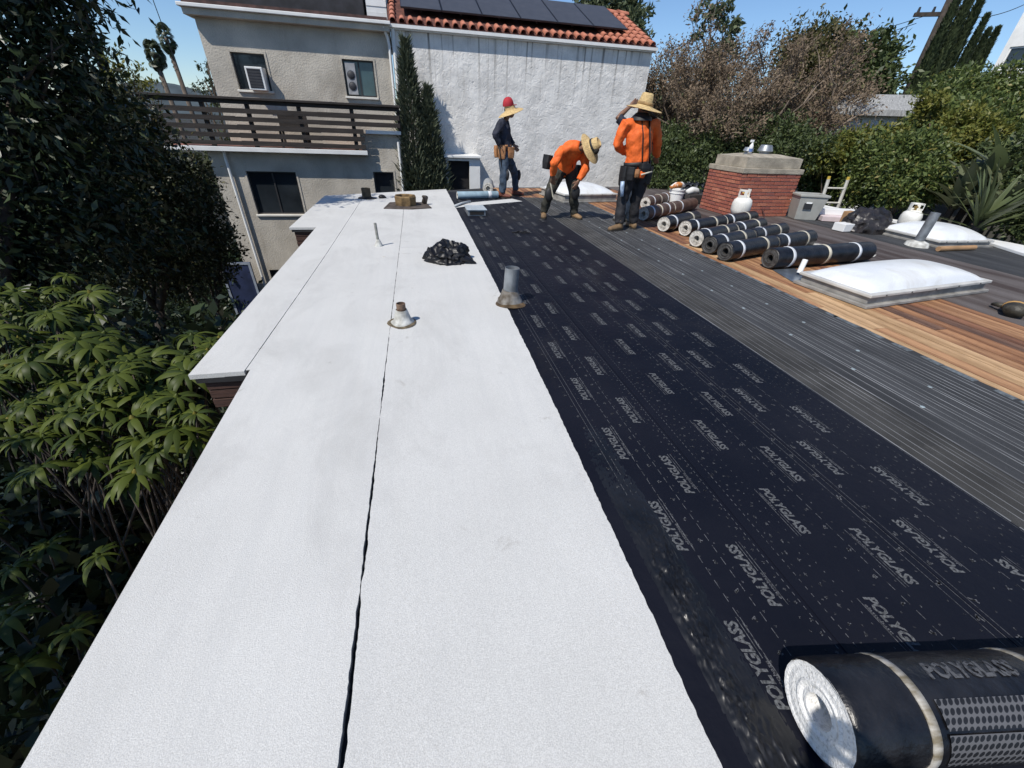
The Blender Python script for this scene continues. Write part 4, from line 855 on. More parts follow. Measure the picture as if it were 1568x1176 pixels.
def roll(label, a, b, r_=.112, dark=False, bands=(.15, .5, .85), group='membrane rolls on the boards', z=None, wrap=None, bandm=None, end2=True):
    a = Vector((a[0], a[1], 0)); b = Vector((b[0], b[1], 0)); L = (b-a).length; ang = math.atan2(b.y-a.y, b.x-a.x)
    t = thing('membrane_roll', label, 'roll', (a.x, a.y, (z or 0)+.002), ang, group)
    X = Matrix.Translation((0, 0, r_)) @ Matrix.Rotation(PI/2, 4, 'Y')
    q = random.Random(hash(label) % 999); m_ = MB()
    m_.lathe([(r_*.93, 0), (r_*.985, .006), (r_, .02), (r_*1.0, L*.3), (r_*.99, L*.5), (r_, L*.8), (r_*.985, L-.006), (r_*.93, L)], 28, X, wob=.012, seed=q.randint(0, 99)); m_.build('body', wrap or m_roll, t, world=False, auto=.7)
    for x, s_ in ((0, -1), (L, 1)):
        m_ = MB(); prof = []; rr = r_*.945; k = 0
        while rr > r_*.36: prof.append((rr, x+s_*q.uniform(-.006, .001))); rr -= r_*.055; k += 1
        prof += [(r_*.34, x-s_*.004), (r_*.33, x-s_*.11), (.0005, x-s_*.115)]
        m_.lathe(prof, 26, X, wob=.01); m_.build('roll_end', (M('dark_roll_end', (.05, .048, .045), .6, .5, 25) if dark else m_core), t, world=False, smooth=False)
    for k, f in enumerate(bands):
        m_ = MB(); w_ = .022; m_.lathe([(r_*.99, L*f-w_), (r_*1.022, L*f-w_*.9), (r_*1.022, L*f+w_*.9), (r_*.99, L*f+w_)], 28, X, wob=.012, seed=1); m_.build('tape_band', (bandm or (m_tape if k % 2 else m_tapew)), t, world=False, smooth=True)
    return t, L, r_
Z = .108
def rp2(a, b): return (P(*a, Z), P(*b, Z))
r1 = rp2((1016, 344), (1064, 334)); roll('short membrane roll with pale end, nearest the boots of the standing worker', r1[0], r1[1], bands=(.22, .75))
def split2(a, b, l1, l2, la, lb, **kw):
    a, b = rp2(a, b); d = (b-a).normalized(); g_ = .03
    roll(la, a, a+d*l1, **kw); roll(lb, a+d*(l1+g_), a+d*(l1+g_+l2), **kw)
split2((1049, 350), (1155, 333), .98, .98, 'second membrane roll from the worker, pale end facing the grey strip', 'membrane roll lying end to end behind the second pale ended roll', bands=(.18, .7))
split2((1066, 366), (1164, 345), .95, .92, 'third membrane roll from the worker, its pale end set lowest', 'membrane roll lying end to end behind the third pale ended roll', bands=(.2, .7))
split2((1086, 376), (1198, 353), .97, .97, 'dark ended membrane roll next to the lowest pale end', 'membrane roll lying end to end behind the first dark ended roll', bands=(.25, .72), dark=True)
split2((1110, 386), (1239, 365), .97, .93, 'dark ended membrane roll, second nearest the big skylight', 'membrane roll lying end to end behind the second dark ended roll', bands=(.22, .75), dark=True)
r6 = rp2((1178, 397), (1326, 386)); roll('long dark ended membrane roll with three tape bands beside the big skylight', r6[0], r6[1], r_=.118, dark=True, bands=(.15, .5, .82))
rb = rp2((985, 328), (1062, 312)); dv = (rb[1]-rb[0]).normalized()
roll('brown wrapped membrane roll beside the boots of the standing worker', rb[0], rb[0]+dv*.98, bands=(.2, .5, .8), wrap=m_rollb, group='brown wrapped rolls'); roll('brown wrapped membrane roll nearest the chimney', rb[0]+dv*1.02, rb[0]+dv*2.0, bands=(.3,), wrap=m_rollb, group='brown wrapped rolls')
rb = rp2((988, 311), (1022, 303)); roll('brown wrapped membrane roll farthest back left of the chimney', rb[0], rb[1], bands=(.2, .5, .8), wrap=m_rollb, group='brown wrapped rolls')
# foreground roll
fa = Vector((.862, .2, 0)); ang = math.radians(-9.5); fr, FL, FR = roll('large black membrane roll with white spiral end in the near right corner', fa, fa+Vector((math.cos(ang), math.sin(ang), 0))*1.0, r_=.113, bands=(), group=None)
for c_ in list(fr.children):
    if c_.name.startswith('roll_end'): c_.data.materials[0] = M('bright_roll_end', (.70, .69, .66), .95, .3, 120, bump=.3, bscale=170, col2=(.80, .79, .77), lo=.28, hi=.5)
X = Matrix.Translation((0, 0, FR)) @ Matrix.Rotation(PI/2, 4, 'Y')
for f, w_, mt in ((.185, .011, M('scuffed_tape', (.24, .20, .13), .55, .3, 18, col2=(.42, .40, .36), stretch=(1, 3, 3))), (.55, .011, MATS['scuffed_tape'] if 'scuffed_tape' in MATS else m_tape)):
    m_ = MB(); m_.lathe([(FR*.99, f-w_), (FR*1.02, f-w_*.9), (FR*1.024, f), (FR*1.02, f+w_*.9), (FR*.99, f+w_)], 48, X); m_.build('tape_band', mt, fr, world=False, smooth=True)
def wrapped(V, Fc, sx, sy, x0, th0, name, mat, par, rr=FR*1.018):
    m_ = MB(); m_.add([(x0+p.x*sx, math.cos(th0-p.y*sy/FR)*rr, FR+math.sin(th0-p.y*sy/FR)*rr) for p in V], Fc); m_.build(name, mat, par, world=False)
wrapped(TV, TF, .24/TW, .042/TH, .25, 1.42, 'printed_lettering', m_print2, fr)
# honeycomb print on the roll flank
m_hex = bpy.data.materials.new('honeycomb_print'); m_hex.use_nodes = True; nt = m_hex.node_tree; bs = nt.nodes['Principled BSDF']
v_ = nt.nodes.new('ShaderNodeTexVoronoi'); v_.voronoi_dimensions = '2D'; v_.inputs['Scale'].default_value = 68; v_.inputs['Randomness'].default_value = .06; uv = nt.nodes.new('ShaderNodeUVMap'); nt.links.new(uv.outputs[0], v_.inputs['Vector'])
cr = nt.nodes.new('ShaderNodeValToRGB'); cr.color_ramp.elements[0].position = .36; cr.color_ramp.elements[0].color = (.010, .010, .011, 1); cr.color_ramp.elements[1].position = .42; cr.color_ramp.elements[1].color = (.10, .10, .105, 1)
nt.links.new(v_.outputs['Distance'], cr.inputs[0]); nt.links.new(cr.outputs[0], bs.inputs['Base Color']); bs.inputs['Roughness'].default_value = .5
def patch(x0, x1, a0, a1, name):
    m_ = MB(); nx, na = 2, 14; rr = FR*1.016
    m_.add([(x0+(x1-x0)*i/nx, math.cos(a0+(a1-a0)*j/na)*rr, FR+math.sin(a0+(a1-a0)*j/na)*rr) for j in range(na+1) for i in range(nx+1)], [(j*(nx+1)+i, j*(nx+1)+i+1, (j+1)*(nx+1)+i+1, (j+1)*(nx+1)+i) for j in range(na) for i in range(nx)])
    o = m_.build(name, m_hex, fr, world=False, smooth=True); u = o.data.uv_layers.new(name='uv')
    for l in o.data.loops:
        c_ = o.data.vertices[l.vertex_index].co; an = math.atan2(c_.z-FR, c_.y); u.data[l.index].uv = (c_.x+.5*an*FR, an*FR*.87)
patch(.215, .54, 1.75, 2.25, 'honeycomb_print'); patch(.215, .54, 2.32, 3.0, 'honeycomb_print'); patch(.58, .95, 1.75, 2.9, 'honeycomb_print')
# ---- chimney
cA, cB = P(1075, 318), P(1195, 330); cM = P(1118, 333)
cx0, cx1, cy0, cy1 = 5.84, 7.12, 7.02, 7.98; hb = .735
ch = thing('chimney', 'red brick chimney with thick concrete cap on the flat roof', 'chimney', ((cx0+cx1)/2, (cy0+cy1)/2, .004))
mb = MB(); mb.bb(cx0+.02, cx1-.02, cy0+.02, cy1-.02, .004, hb); mb.build('mortar_core', m_mort, ch)
bd = {}
for k in range(4):
    b = MB(); b.box((0, 0, 0), (1, 1, 1)); o = b.build('brick', m_brick[k], ch, world=False); bd[k] = o.data; bpy.data.objects.remove(o)
q = random.Random(21); oc = origin(ch); nc_ = 12; chh = hb/nc_
for c in range(nc_):
    z = (c+.5)*chh+.002
    for side in range(4):
        L = (cx1-cx0) if side % 2 == 0 else (cy1-cy0); nb = 6 if side % 2 == 0 else 4; bl = L/nb; off_ = (c % 2)*bl*.5
        p0 = -off_
        while p0 < L-.01:
            u0, u1 = max(.0, p0), min(L, p0+bl); p0 += bl
            if u1-u0 < .03: continue
            um = (u0+u1)/2; ln = u1-u0-.015; dp = .06; j_ = q.uniform(-.003, .004)
            pos = {0: (cx0+um, cy0+.025-j_, z), 2: (cx0+um, cy1-.025+j_, z), 1: (cx1-.025+j_, cy0+um, z), 3: (cx0+.025-j_, cy0+um, z)}[side]
            if side % 2 and (um < .0 or um > L): continue
            sc = (ln, dp, chh-.014) if side % 2 == 0 else (dp, ln-.0, chh-.0145)
            inst('brick', bd[q.choices(range(4), (4, 4, 2, 2))[0]], ch, Vector(pos)-oc, (0, 0, q.uniform(-.006, .006)), sc)
mb = MB(); e = .02; mb.bb(cx0-e, cx1+e, cy0-e, cy1+e, hb+.001, hb+.085); mb.build('cap_base', m_conc, ch, bevel=.008)
mb = MB(); mb.bb(cx0+.05, cx1-.03, cy0+.05, cy1-.05, hb+.086, hb+.25)
mb.add([(cx0+.05, cy0+.05, hb+.251), (cx1-.03, cy0+.05, hb+.251), (cx1-.03, cy1-.05, hb+.251), (cx0+.05, cy1-.05, hb+.251), (cx0+.35, cy0+.35, hb+.30), (cx1-.3, cy0+.35, hb+.30), (cx1-.3, cy1-.35, hb+.30), (cx0+.35, cy1-.35, hb+.30)], [(0, 1, 5, 4), (1, 2, 6, 5), (2, 3, 7, 6), (3, 0, 4, 7), (4, 5, 6, 7)]); mb.build('cap', m_conc, ch, bevel=.006)
fx_, fy_ = PY(1173, 226, 7.5).x, 7.5
mb = MB(); mb.lathe([(.09, hb+.26), (.09, hb+.33), (.13, hb+.335), (.135, hb+.35), (.10, hb+.44), (.09, hb+.445), (.001, hb+.45)], 18, Matrix.Translation((fx_, fy_, 0))); mb.build('flue_cap', m_galv, ch, auto=.5)
fx2 = PY(1141, 222, 7.45).x
mb = MB(); mb.lathe([(.05, hb+.26), (.055, hb+.33), (.09, hb+.34), (.075, hb+.40), (.001, hb+.41)], 14, Matrix.Translation((fx2-.05, 7.42, 0)) @ Matrix.Rotation(.12, 4, 'Y')); mb.build('flue_cap', m_galv, ch, auto=.5)
bo = thing('spray_bottle', 'small white bottle standing on the chimney cap', 'bottle', (fx2+.07, 7.36, hb+.296))
mb = MB(); mb.lathe([(.001, hb+.296), (.035, hb+.297), (.036, hb+.42), (.018, hb+.46), (.012, hb+.475), (.001, hb+.476)], 14, Matrix.Translation((fx2+.07, 7.36, 0))); mb.build('body', m_whitep, bo, smooth=True)
mb = MB(); mb.box((fx2+.055, 7.36, hb+.497), (.07, .025, .04)); mb.build('trigger_head', m_whitep, bo, bevel=.006)
mb = MB(); mb.lathe([(.0368, hb+.33), (.0368, hb+.38)], 14, Matrix.Translation((fx2+.07, 7.36, 0))); mb.build('label_band', M('blue_label', (.10, .18, .40), .5), bo, smooth=True)
# ---- skylights
def skylight(label, corner, ang, w, d, hc, hd, grp='domed skylights'):
    t = thing('skylight', label, 'skylight', (corner[0], corner[1], .004), ang, grp)
    b = MB(); b.bb(-.04, w+.04, -.04, d+.04, 0, .028); b.build('base_flange', m_curb, t, world=False, bevel=.004)
    b = MB(); b.bb(0, w, 0, d, .029, hc-.03); b.build('curb', m_curb, t, world=False, bevel=.004)
    b = MB(); b.bb(-.025, w+.025, -.025, d+.025, hc-.029, hc); b.build('frame', M('pale_frame', (.5, .49, .46), .5, .15), t, world=False, bevel=.006)
    b = MB(); N_ = 22; V = []
    for j in range(N_+1):
        for i in range(N_+1):
            u, v = i/N_, j/N_; f = (1-abs(2*u-1)**3.2)*(1-abs(2*v-1)**3.2); V.append((.02+u*(w-.04), .02+v*(d-.04), hc+.001+hd*f**.55*(.82+.18*math.sin(PI*u)*math.sin(PI*v))))
    b.add(V, [(j*(N_+1)+i, j*(N_+1)+i+1, (j+1)*(N_+1)+i+1, (j+1)*(N_+1)+i) for j in range(N_) for i in range(N_)]); b.build('dome', m_dome, t, world=False, smooth=True)
    for k in range(5):
        b = MB(); b.tube([(w*(k+.5)/5, -.031, hc-.015), (w*(k+.5)/5, -.02, hc-.015)], .007, 8); b.build('screw', M('dark_screw', (.05, .05, .05), .5), t, world=False)
    return t
skylight('large white domed skylight on the bare boards at the right', (4.01, 2.70), math.radians(7), 1.84, .68, .125, .13)
s2 = P(842, 316); skylight('white domed skylight behind the bending worker', (3.02, 8.5), math.radians(9), 1.25, 1.15, .16, .16)
skylight('small white domed skylight near the roof edge at the far right', (7.62, 4.62), math.radians(-2), 1.0, .95, .10, .16)
# ---- vents on the white sheet
def vent(name, label, loc): return thing(name, label, 'vent', loc)
v = P(617, 495); t = vent('cone_vent', 'short rusty vent pipe in a white cone flashing on the white sheet', (v.x, v.y, .0055))
q = random.Random(3)
b = MB(); b.lathe([(.085, 0), (.088, .008), (.068, .018), (.05, .08), (.042, .105), (.040, .107)], 20, wob=.05, seed=2); b.build('cone', m_lead, t, world=False, smooth=True)
b = MB(); b.lathe([(.110, .0), (.105, .004), (.08, .006)], 20, wob=.08, seed=6); b.build('tar_collar', M('brown_tar', (.11, .085, .05), .7, .5, 20), t, world=False, smooth=True)
b = MB(); b.lathe([(.033, .07), (.034, .155), (.030, .157), (.028, .09), (.001, .088)], 18); b.build('pipe', m_rust, t, world=False, auto=.6)
v = P(580, 377); t = vent('thin_vent_pipe', 'thin upright vent pipe with small cone flashing on the white sheet', (v.x, v.y, .0045))
b = MB(); b.lathe([(.05, 0), (.048, .01), (.022, .075), (.018, .078)], 16, wob=.04, seed=4); b.build('cone', m_lead, t, world=False, smooth=True)
b = MB(); b.tube([(0, 0, .05), (-.006, 0, .265)], .0165, 10); b.build('pipe', M('grey_pipe', (.22, .22, .20), .6, .3, 20), t, world=False)
v = P(562, 304); t = vent('stub_vent', 'dark rusty stub vent at the far shaded corner of the white sheet', (v.x, v.y, .0045))
b = MB(); b.lathe([(.085, 0), (.085, .18), (.078, .182), (.07, .05), (.001, .04)], 18); b.build('pipe', M('dark_rust', (.06, .048, .03), .8, .4, 12), t, world=False, auto=.6)
b = MB(); b.lathe([(.18, 0), (.12, .012), (.086, .03)], 18, wob=.08, seed=3); b.build('tar_collar', m_tar, t, world=False, smooth=True)
b = MB(); b.lathe([(.001, .055), (.05, .05), (.075, .02), (.06, 0)], 12, Matrix.Translation((.28, .05, 0)), wob=.2, seed=1); b.build('tar_lump', m_tar, t, world=False, smooth=True)
v = P(622, 315); t = vent('square_vent', 'square brown vent stub on dark flashing at the end of the white sheet', (v.x, v.y, .0055))
b = MB(); V = [(-.38, -.35), (-.30, .28), (-.1, .33), (.36, .30), (.45, -.30), (.1, -.42)]; b.prism(V, 0, .012); b.build('flashing', M('brown_felt_flashing', (.07, .055, .045), .8, .5, 9, bump=.4, bscale=20), t, world=False, bevel=.004)
b = MB(); b.lathe([(.19, .012), (.20, .15), (.185, .172), (.17, .16), (.165, .05), (.001, .05)], 8, Matrix.Rotation(.4, 4, 'Z'), wob=.03); b.build('stub', M('ochre_rust', (.17, .11, .048), .85, .45, 9, bump=.4, bscale=40), t, world=False)
b = MB(); b.tube([(.33, .12, .03), (.36, .1, .12), (.31, .02, .15)], [.05, .05, .02], 8); b.build('bent_flap', MATS['brown_felt_flashing'], t, world=False, smooth=True)
# galvanised pipe on the black sheet
v = P(780, 463); t = vent('galvanised_pipe', 'tall galvanised vent pipe with tarred boot between white and black sheets', (v.x, v.y, .0005))
b = MB(); b.lathe([(.062, .06), (.061, .305), (.058, .306), (.054, .10), (.001, .09)], 24, Matrix.Rotation(.05, 4, 'Y')); b.build('pipe', m_galv, t, world=False, auto=.6)
b = MB(); b.lathe([(.115, 0), (.11, .012), (.085, .06), (.066, .115), (.062, .117)], 22, wob=.05, seed=8); b.build('boot', M('tarred_boot', (.14, .095, .05), .7, .6, 9, col2=(.30, .29, .27), bump=.4, bscale=30), t, world=False, smooth=True)
b = MB(); b.lathe([(.15, .001), (.14, .006), (.10, .014)], 20, wob=.12, seed=5); b.build('tar_collar', M('brown_tar2', (.10, .065, .03), .55, .5, 14), t, world=False, smooth=True)
v = P(1402, 377); t = vent('leaning_vent_pipe', 'grey vent pipe standing near the small far skylight', (v.x, v.y, .005))
b = MB(); b.lathe([(.06, 0), (.06, .47), (.055, .472), (.05, .1), (.001, .09)], 20, Matrix.Rotation(.03, 4, 'X')); b.build('pipe', m_galv, t, world=False, auto=.6)
b = MB(); b.lathe([(.15, 0), (.13, .05), (.075, .075), (.06, .08)], 16, wob=.06); b.build('collar', m_lead, t, world=False, smooth=True)
# low metal vent box near the blue roll
v = P(725, 331); t = vent('vent_box', 'low grey sheet metal vent box on the black felt beside the white sheet', (v.x+.06, v.y+.2, .001))
b = MB(); b.bb(-.15, .15, -.2, .2, 0, .09); b.build('box', m_galv, t, world=False, bevel=.006)
b = MB(); b.bb(-.17, .17, -.22, .22, .091, .105); b.build('lid', M('pale_metal_lid', (.48, .54, .58), .4, .1, metal=.3), t, world=False, bevel=.004)
b = MB(); b.bb(-.12, .12, -.206, -.2005, .02, .075); b.build('opening', MATS['dark_room'], t, world=False)
# blue roll + white offcut
a_, c_ = P(700, 300, .06), P(762, 299, .06)
t = thing('blue_roll', 'pale blue rolled sheet lying by the feet of the worker in navy', 'roll', (a_.x, a_.y, .002), math.atan2(c_.y-a_.y, c_.x-a_.x)); L = (c_-a_).length
b = MB(); X = Matrix.Translation((0, 0, .07)) @ Matrix.Rotation(PI/2, 4, 'Y'); b.lathe([(.066, 0), (.07, .01), (.07, L-.01), (.066, L)], 18, X, wob=.01); b.build('body', M('pale_blue_wrap', (.26, .36, .42), .55, .2, 7), t, world=False, smooth=True)
for x, s_ in ((.001, -1), (L-.001, 1)):
    b = MB(); b.lathe([(.066, x), (.03, x-s_*.003), (.028, x-s_*.05), (.001, x-s_*.05)], 16, X); b.build('roll_end', m_core, t, world=False)
b = MB(); b.lathe([(.0701, L*.75), (.0715, L*.752), (.0715, L*.83), (.0701, L*.832)], 18, X); b.build('band', m_tapew, t, world=False, smooth=True)
a_ = P(754, 290, .1); t = thing('cap_sheet_roll', 'short standing white roll end behind the worker in navy', 'roll', (a_.x-.1, a_.y, .002), math.radians(80)); X = Matrix.Translation((0, 0, .12)) @ Matrix.Rotation(PI/2, 4, 'Y')
b = MB(); b.lathe([(.11, 0), (.12, .01), (.12, .85), (.11, .86)], 20, X, wob=.01); b.build('body', M('grey_cap_back', (.30, .31, .31), .8, .2, 8), t, world=False, smooth=True)
b = MB(); b.lathe([(.112, .001), (.08, -.004), (.06, .003), (.045, -.002), (.04, .08), (.001, .08)], 20, X); b.build('roll_end', m_core, t, world=False)
t = thing('white_offcut', 'flat white cap sheet offcut on the felt at the feet of the worker in navy', 'offcut', (P(735, 310).x, P(735, 310).y, .006)); o0 = t.location.copy()
pts = [P(*c) for c in ((697, 319), (720, 311), (784, 305), (800, 309), (722, 316), (706, 318))]
b = MB(); b.prism([(p.x, p.y) for p in pts], .0062, .0102); b.build('sheet', m_white, t)
b = MB(); b.tube([P(697, 318)+Vector((0, 0, .03)), P(707, 314)+Vector((0, 0, .03)), P(720, 311)+Vector((0, 0, .03))], .022, 10); b.build('curled_edge', M('grey_curl', (.45, .48, .5), .7, .1), t, smooth=True)
# scraps on the felt
b = MB(); q = random.Random(14); c0 = P(797, 357)
for k in range(5): b.box((c0.x+q.uniform(-.09, .09), c0.y+q.uniform(-.05, .05), .012+.004*k), (.11, .022, .008), q.uniform(-.6, .9))
tag(b.build('felt_scrap', m_tar), 'small heap of black felt scraps lying on the printed sheet', 'scrap')
b = MB(); c0 = P(588, 394); b.lathe([(.0005, .008), (.018, .007), (.022, .0046)], 7, Matrix.Translation((c0.x, c0.y, 0)), wob=.2); tag(b.build('paper_scrap', m_core), 'tiny pale paper scrap on the white sheet below the thin pipe', 'scrap')
# crumpled black bag
def crumple(name, label, cx, cy, ax, ay, h_, rz, seed, mat, cat='bag', base=.005, amp=1.0):
    q = random.Random(seed); b = MB(); nu, nv = 64, 26; V = []
    for j in range(nv+1):
        ph = PI/2*(1-j/nv)
        for i in range(nu):
            th_ = 2*PI*i/nu; r_ = math.cos(ph)**.55; x, y, z = r_*math.cos(th_), r_*math.sin(th_), math.sin(ph)**.9
            s_ = Vector((x*1.6+seed, y*1.6, z*1.2)); rdg = 1-abs(mnoise.noise(s_*1.7))*2; f = 1+amp*.28*mnoise.noise(s_)+amp*.22*(1-abs(mnoise.noise(s_*2.4))*2.2)+.04*(1-abs(mnoise.noise(s_*4.5))*2)
            zz = max(0, z*h_*(.75+amp*.5*mnoise.noise(Vector((x*2.2, y*2.2, seed)))+amp*.25*rdg)+.004*mnoise.noise(s_*5)) if j < nv else 0
            V.append((x*ax*f, y*ay*f, zz))
    b.add(V, [(j*nu+i, (j+1)*nu+i, (j+1)*nu+(i+1) % nu, j*nu+(i+1) % nu) for j in range(nv) for i in range(nu)]); b.f.append(tuple(range(nu)))
    o = b.build(name, mat, None, world=False, auto=.5); o.location = (cx, cy, base); o.rotation_euler = (0, 0, rz); tag(o, label, cat); return o
a_ = P(690, 402); bag = crumple('plastic_bag', 'crumpled black plastic bag lying on the white sheet', a_.x-.02, a_.y+.10, .22, .20, .20, -.35, 5, m_bag, base=.006, amp=.85)
b = MB(); b.tube([(.10, -.06, .06), (.20, -.08, .05), (.28, -.08, .03), (.34, -.08, .008)], [(.04, .08), (.032, .065), (.02, .04), (.006, .015)], 10); b.build('twisted_neck', m_bag, bag, world=False, smooth=False)
a_ = P(1332, 357); crumple('rubbish_bag', 'large black rubbish bag at the far right roof edge', a_.x+.1, a_.y+.2, .44, .30, .40, .2, 9, M('dusty_black_bag', (.022, .019, .019), .4, .5, 5, bump=.5, bscale=14), amp=.45)
a_ = P(1058, 292); crumple('dark_tarp', 'folded dark blue tarp left of the chimney', a_.x, a_.y, .42, .3, .24, .3, 13, M('dark_blue_tarp', (.018, .022, .030), .5, .3, 6))
# ---- buckets, bin, ladder, tanks, boxes
def bucket(label, loc, r_, h_, mat, grp=None):
    t = thing('bucket', label, 'bucket', loc, 0, grp); b = MB(); b.lathe([(r_*.86, 0), (r_, h_), (r_*1.05, h_), (r_*1.05, h_-.02), (r_*.97, h_-.02), (r_*.84, .02), (.001, .018)], 24); b.build('pail', mat, t, world=False, auto=.6)
    b = MB(); b.lathe([(r_*1.005, h_*.72), (r_*1.035, h_*.73), (r_*1.035, h_*.77), (r_*1.01, h_*.78)], 24); b.build('rim_ring', mat, t, world=False, smooth=True)
    b = MB(); b.tube([(r_*1.04*math.cos(a), r_*1.04*math.sin(a)*.3-.01-r_*.3*math.sin(a), h_*.75-abs(math.sin(a))*.12) for a in [PI+PI*i/10 for i in range(11)]], .004, 5); b.build('handle', m_galv, t, world=False)
    return t
a_ = P(1032, 313); bk = bucket('white plastic bucket with rags on top, left of the chimney', (a_.x, a_.y, .005), .155, .30, m_whitep)
def cloth(name, label, pts, r_, mat, cat='rag', parent=None):
    b = MB(); b.tube(pts, r_, 10); o = b.build(name, mat, None, smooth=True); return tag(o, label, cat)
ob_ = Vector((a_.x, a_.y, .34))
cloth('orange_rag', 'orange and white rag draped over the white bucket', [ob_+Vector(d) for d in ((-.2, -.02, -.01), (-.1, -.05, .04), (.05, -.02, .05), (.18, .04, .02))], [.03, .06, .055, .02], M('orange_white_cloth', (.55, .20, .05), .8, .1, 6, col2=(.75, .72, .66), hi=.55, lo=.5))
cloth('white_rag', 'white rag between bucket and chimney', [ob_+Vector(d) for d in ((.28, .05, -.1), (.42, .1, -.07), (.55, .13, -.09), (.68, .2, -.16))], [.05, .07, .07, .03], M('white_orange_cloth', (.7, .70, .68), .8, .05, 5, col2=(.6, .36, .14), lo=.6, hi=.66))
b = MB(); c0 = ob_+Vector((.48, .12, -.20)); b.box((c0.x, c0.y, .10), (.42, .26, .19), .2); tag(b.build('material_box', M('dark_box', (.05, .045, .045), .7), bevel=.01), 'dark box under the white rag beside the chimney', 'box')
def gas_tank(label, loc, s=1.0, seed=0):
    t = thing('propane_tank', label, 'gas tank', loc, seed, 'white propane tanks'); mt = M('white_tank_paint', (.72, .71, .66), .4, .12, 6, fine=.05, fscale=60)
    b = MB(); b.lathe([(.10*s, 0), (.105*s, .03*s), (.09*s, .03*s)], 20); b.build('foot_ring', mt, t, world=False)
    b = MB(); b.lathe([(.001, .025*s), (.09*s, .03*s), (.135*s, .07*s), (.152*s, .12*s), (.152*s, .22*s), (.135*s, .275*s), (.09*s, .31*s), (.001, .325*s)], 28); b.build('cylinder', mt, t, world=False, smooth=True)
    b = MB(); n_ = 26; ar = [(-2.2+4.4*i/n_) for i in range(n_+1)]; rr = .10*s
    for z0, z1 in ((.30*s, .345*s), (.40*s, .43*s)):
        rg = [[(r2*math.cos(a), r2*math.sin(a), z) for r2, z in ((rr, z0), (rr, z1), (rr-.008, z1), (rr-.008, z0))] for a in ar]; b.rings(rg)
    for a in (-1.9, -.7, .7, 1.9): b.box((rr*math.cos(a)*.96, rr*math.sin(a)*.96, .37*s), (.008, .05, .08*s), a)
    b.build('collar', mt, t, world=False)
    b = MB(); b.tube([(0, 0, .31*s), (0, 0, .39*s)], [.022, .018], 8); b.tube([(-.05, 0, .37*s), (.05, 0, .37*s)], .014, 8); b.build('valve', M('brass', (.45, .30, .10), .35, .2, metal=.8), t, world=False)
    return t
a_ = P(1128, 330); gas_tank('white propane tank in front of the brick chimney', (a_.x-.12, a_.y-.18, .004), 1.12, 2.2)
b = MB(); p0 = Vector((a_.x+.07, a_.y, .35)); b.tube([p0, p0+Vector((.12, -.06, .03)), p0+Vector((.3, -.1, -.15)), p0+Vector((.42, -.16, -.32)), p0+Vector((.2, -.4, -.34))], .010, 6); tag(b.build('gas_hose', M('red_black_hose', (.06, .018, .016), .5), smooth=True), 'dark red gas hose hanging from the propane tank by the chimney', 'hose')
a_ = P(1384, 352); gas_tank('white propane tank at the roof edge right of the black rubbish bag', (a_.x, a_.y, .01), 1.0, 1.0)
a_ = P(1226, 337); bn = thing('waste_bin', 'grey plastic waste bin with black logo right of the chimney', 'bin', (a_.x+.12, a_.y+.12, .004), -.35)
b = MB(); rg = [[(sx*w_, sy*d_, z) for sx, sy in ((-1, -1), (1, -1), (1, 1), (-1, 1))] for w_, d_, z in ((.19, .15, 0), (.245, .195, .40), (.262, .212, .40), (.262, .212, .44), (.235, .187, .44), (.18, .14, .03))]; b.rings(rg); b.build('tub', M('grey_bin_plastic', (.36, .36, .33), .5, .08), bn, world=False, bevel=.012)
b = MB(); mr_ = Matrix.Rotation(-.125, 3, 'X'); b.box((-.06, -.184, .27), (.15, .004, .15), mat=Matrix.Rotation(.11, 3, 'X').inverted()); lg = b.build('logo_plate', M('black_logo', (.02, .02, .02), .5), bn, world=False)
b = MB()
for k in range(2): b.box((-.06, -.1885+.0085*(-(k*2-1))*.6, .27+(.032 if k else -.028)), (.10, .003, .026), mat=Matrix.Rotation(-.11, 3, 'X'))
b.build('logo_mark', m_whitep, lg, world=False)
# ladder top rising over the far edge
lx, ly = P(1274, 312).x, P(1274, 312).y
lx, ly = 9.30, 8.08
ld = thing('ladder', 'aluminium ladder top rising over the roof edge right of the chimney', 'ladder', (lx, ly, GZ+3.0)); m_al = M('aluminium', (.62, .60, .54), .5, .15, 8)
zl_ = .58; dr = Vector((.98, -.10, 0)).normalized()
for s_ in (-.21, .21):
    b = MB(); c0 = Vector((lx, ly, 0))+dr*s_; b.tube([(c0.x+.30, c0.y+.05, GZ+3.0), (c0.x-.08+s_*.15, c0.y, zl_)], .034, 6); b.build('rail', m_al, ld)
    b = MB(); b.tube([(c0.x-.08+s_*.15, c0.y, zl_-.01), (c0.x-.085+s_*.15, c0.y, zl_+.05)], .032, 8); b.build('end_cap', M('yellow_cap', (.55, .38, .06), .5), ld)
for k in range(5):
    z = zl_-.18-.30*k; f = (zl_-z)/(zl_-GZ-3.0); b = MB(); c0 = Vector((lx-.08+.38*f, ly+.05*f, z)); b.tube([c0-dr*.22, c0+dr*.22], .018, 6); b.build('rung', m_al, ld)
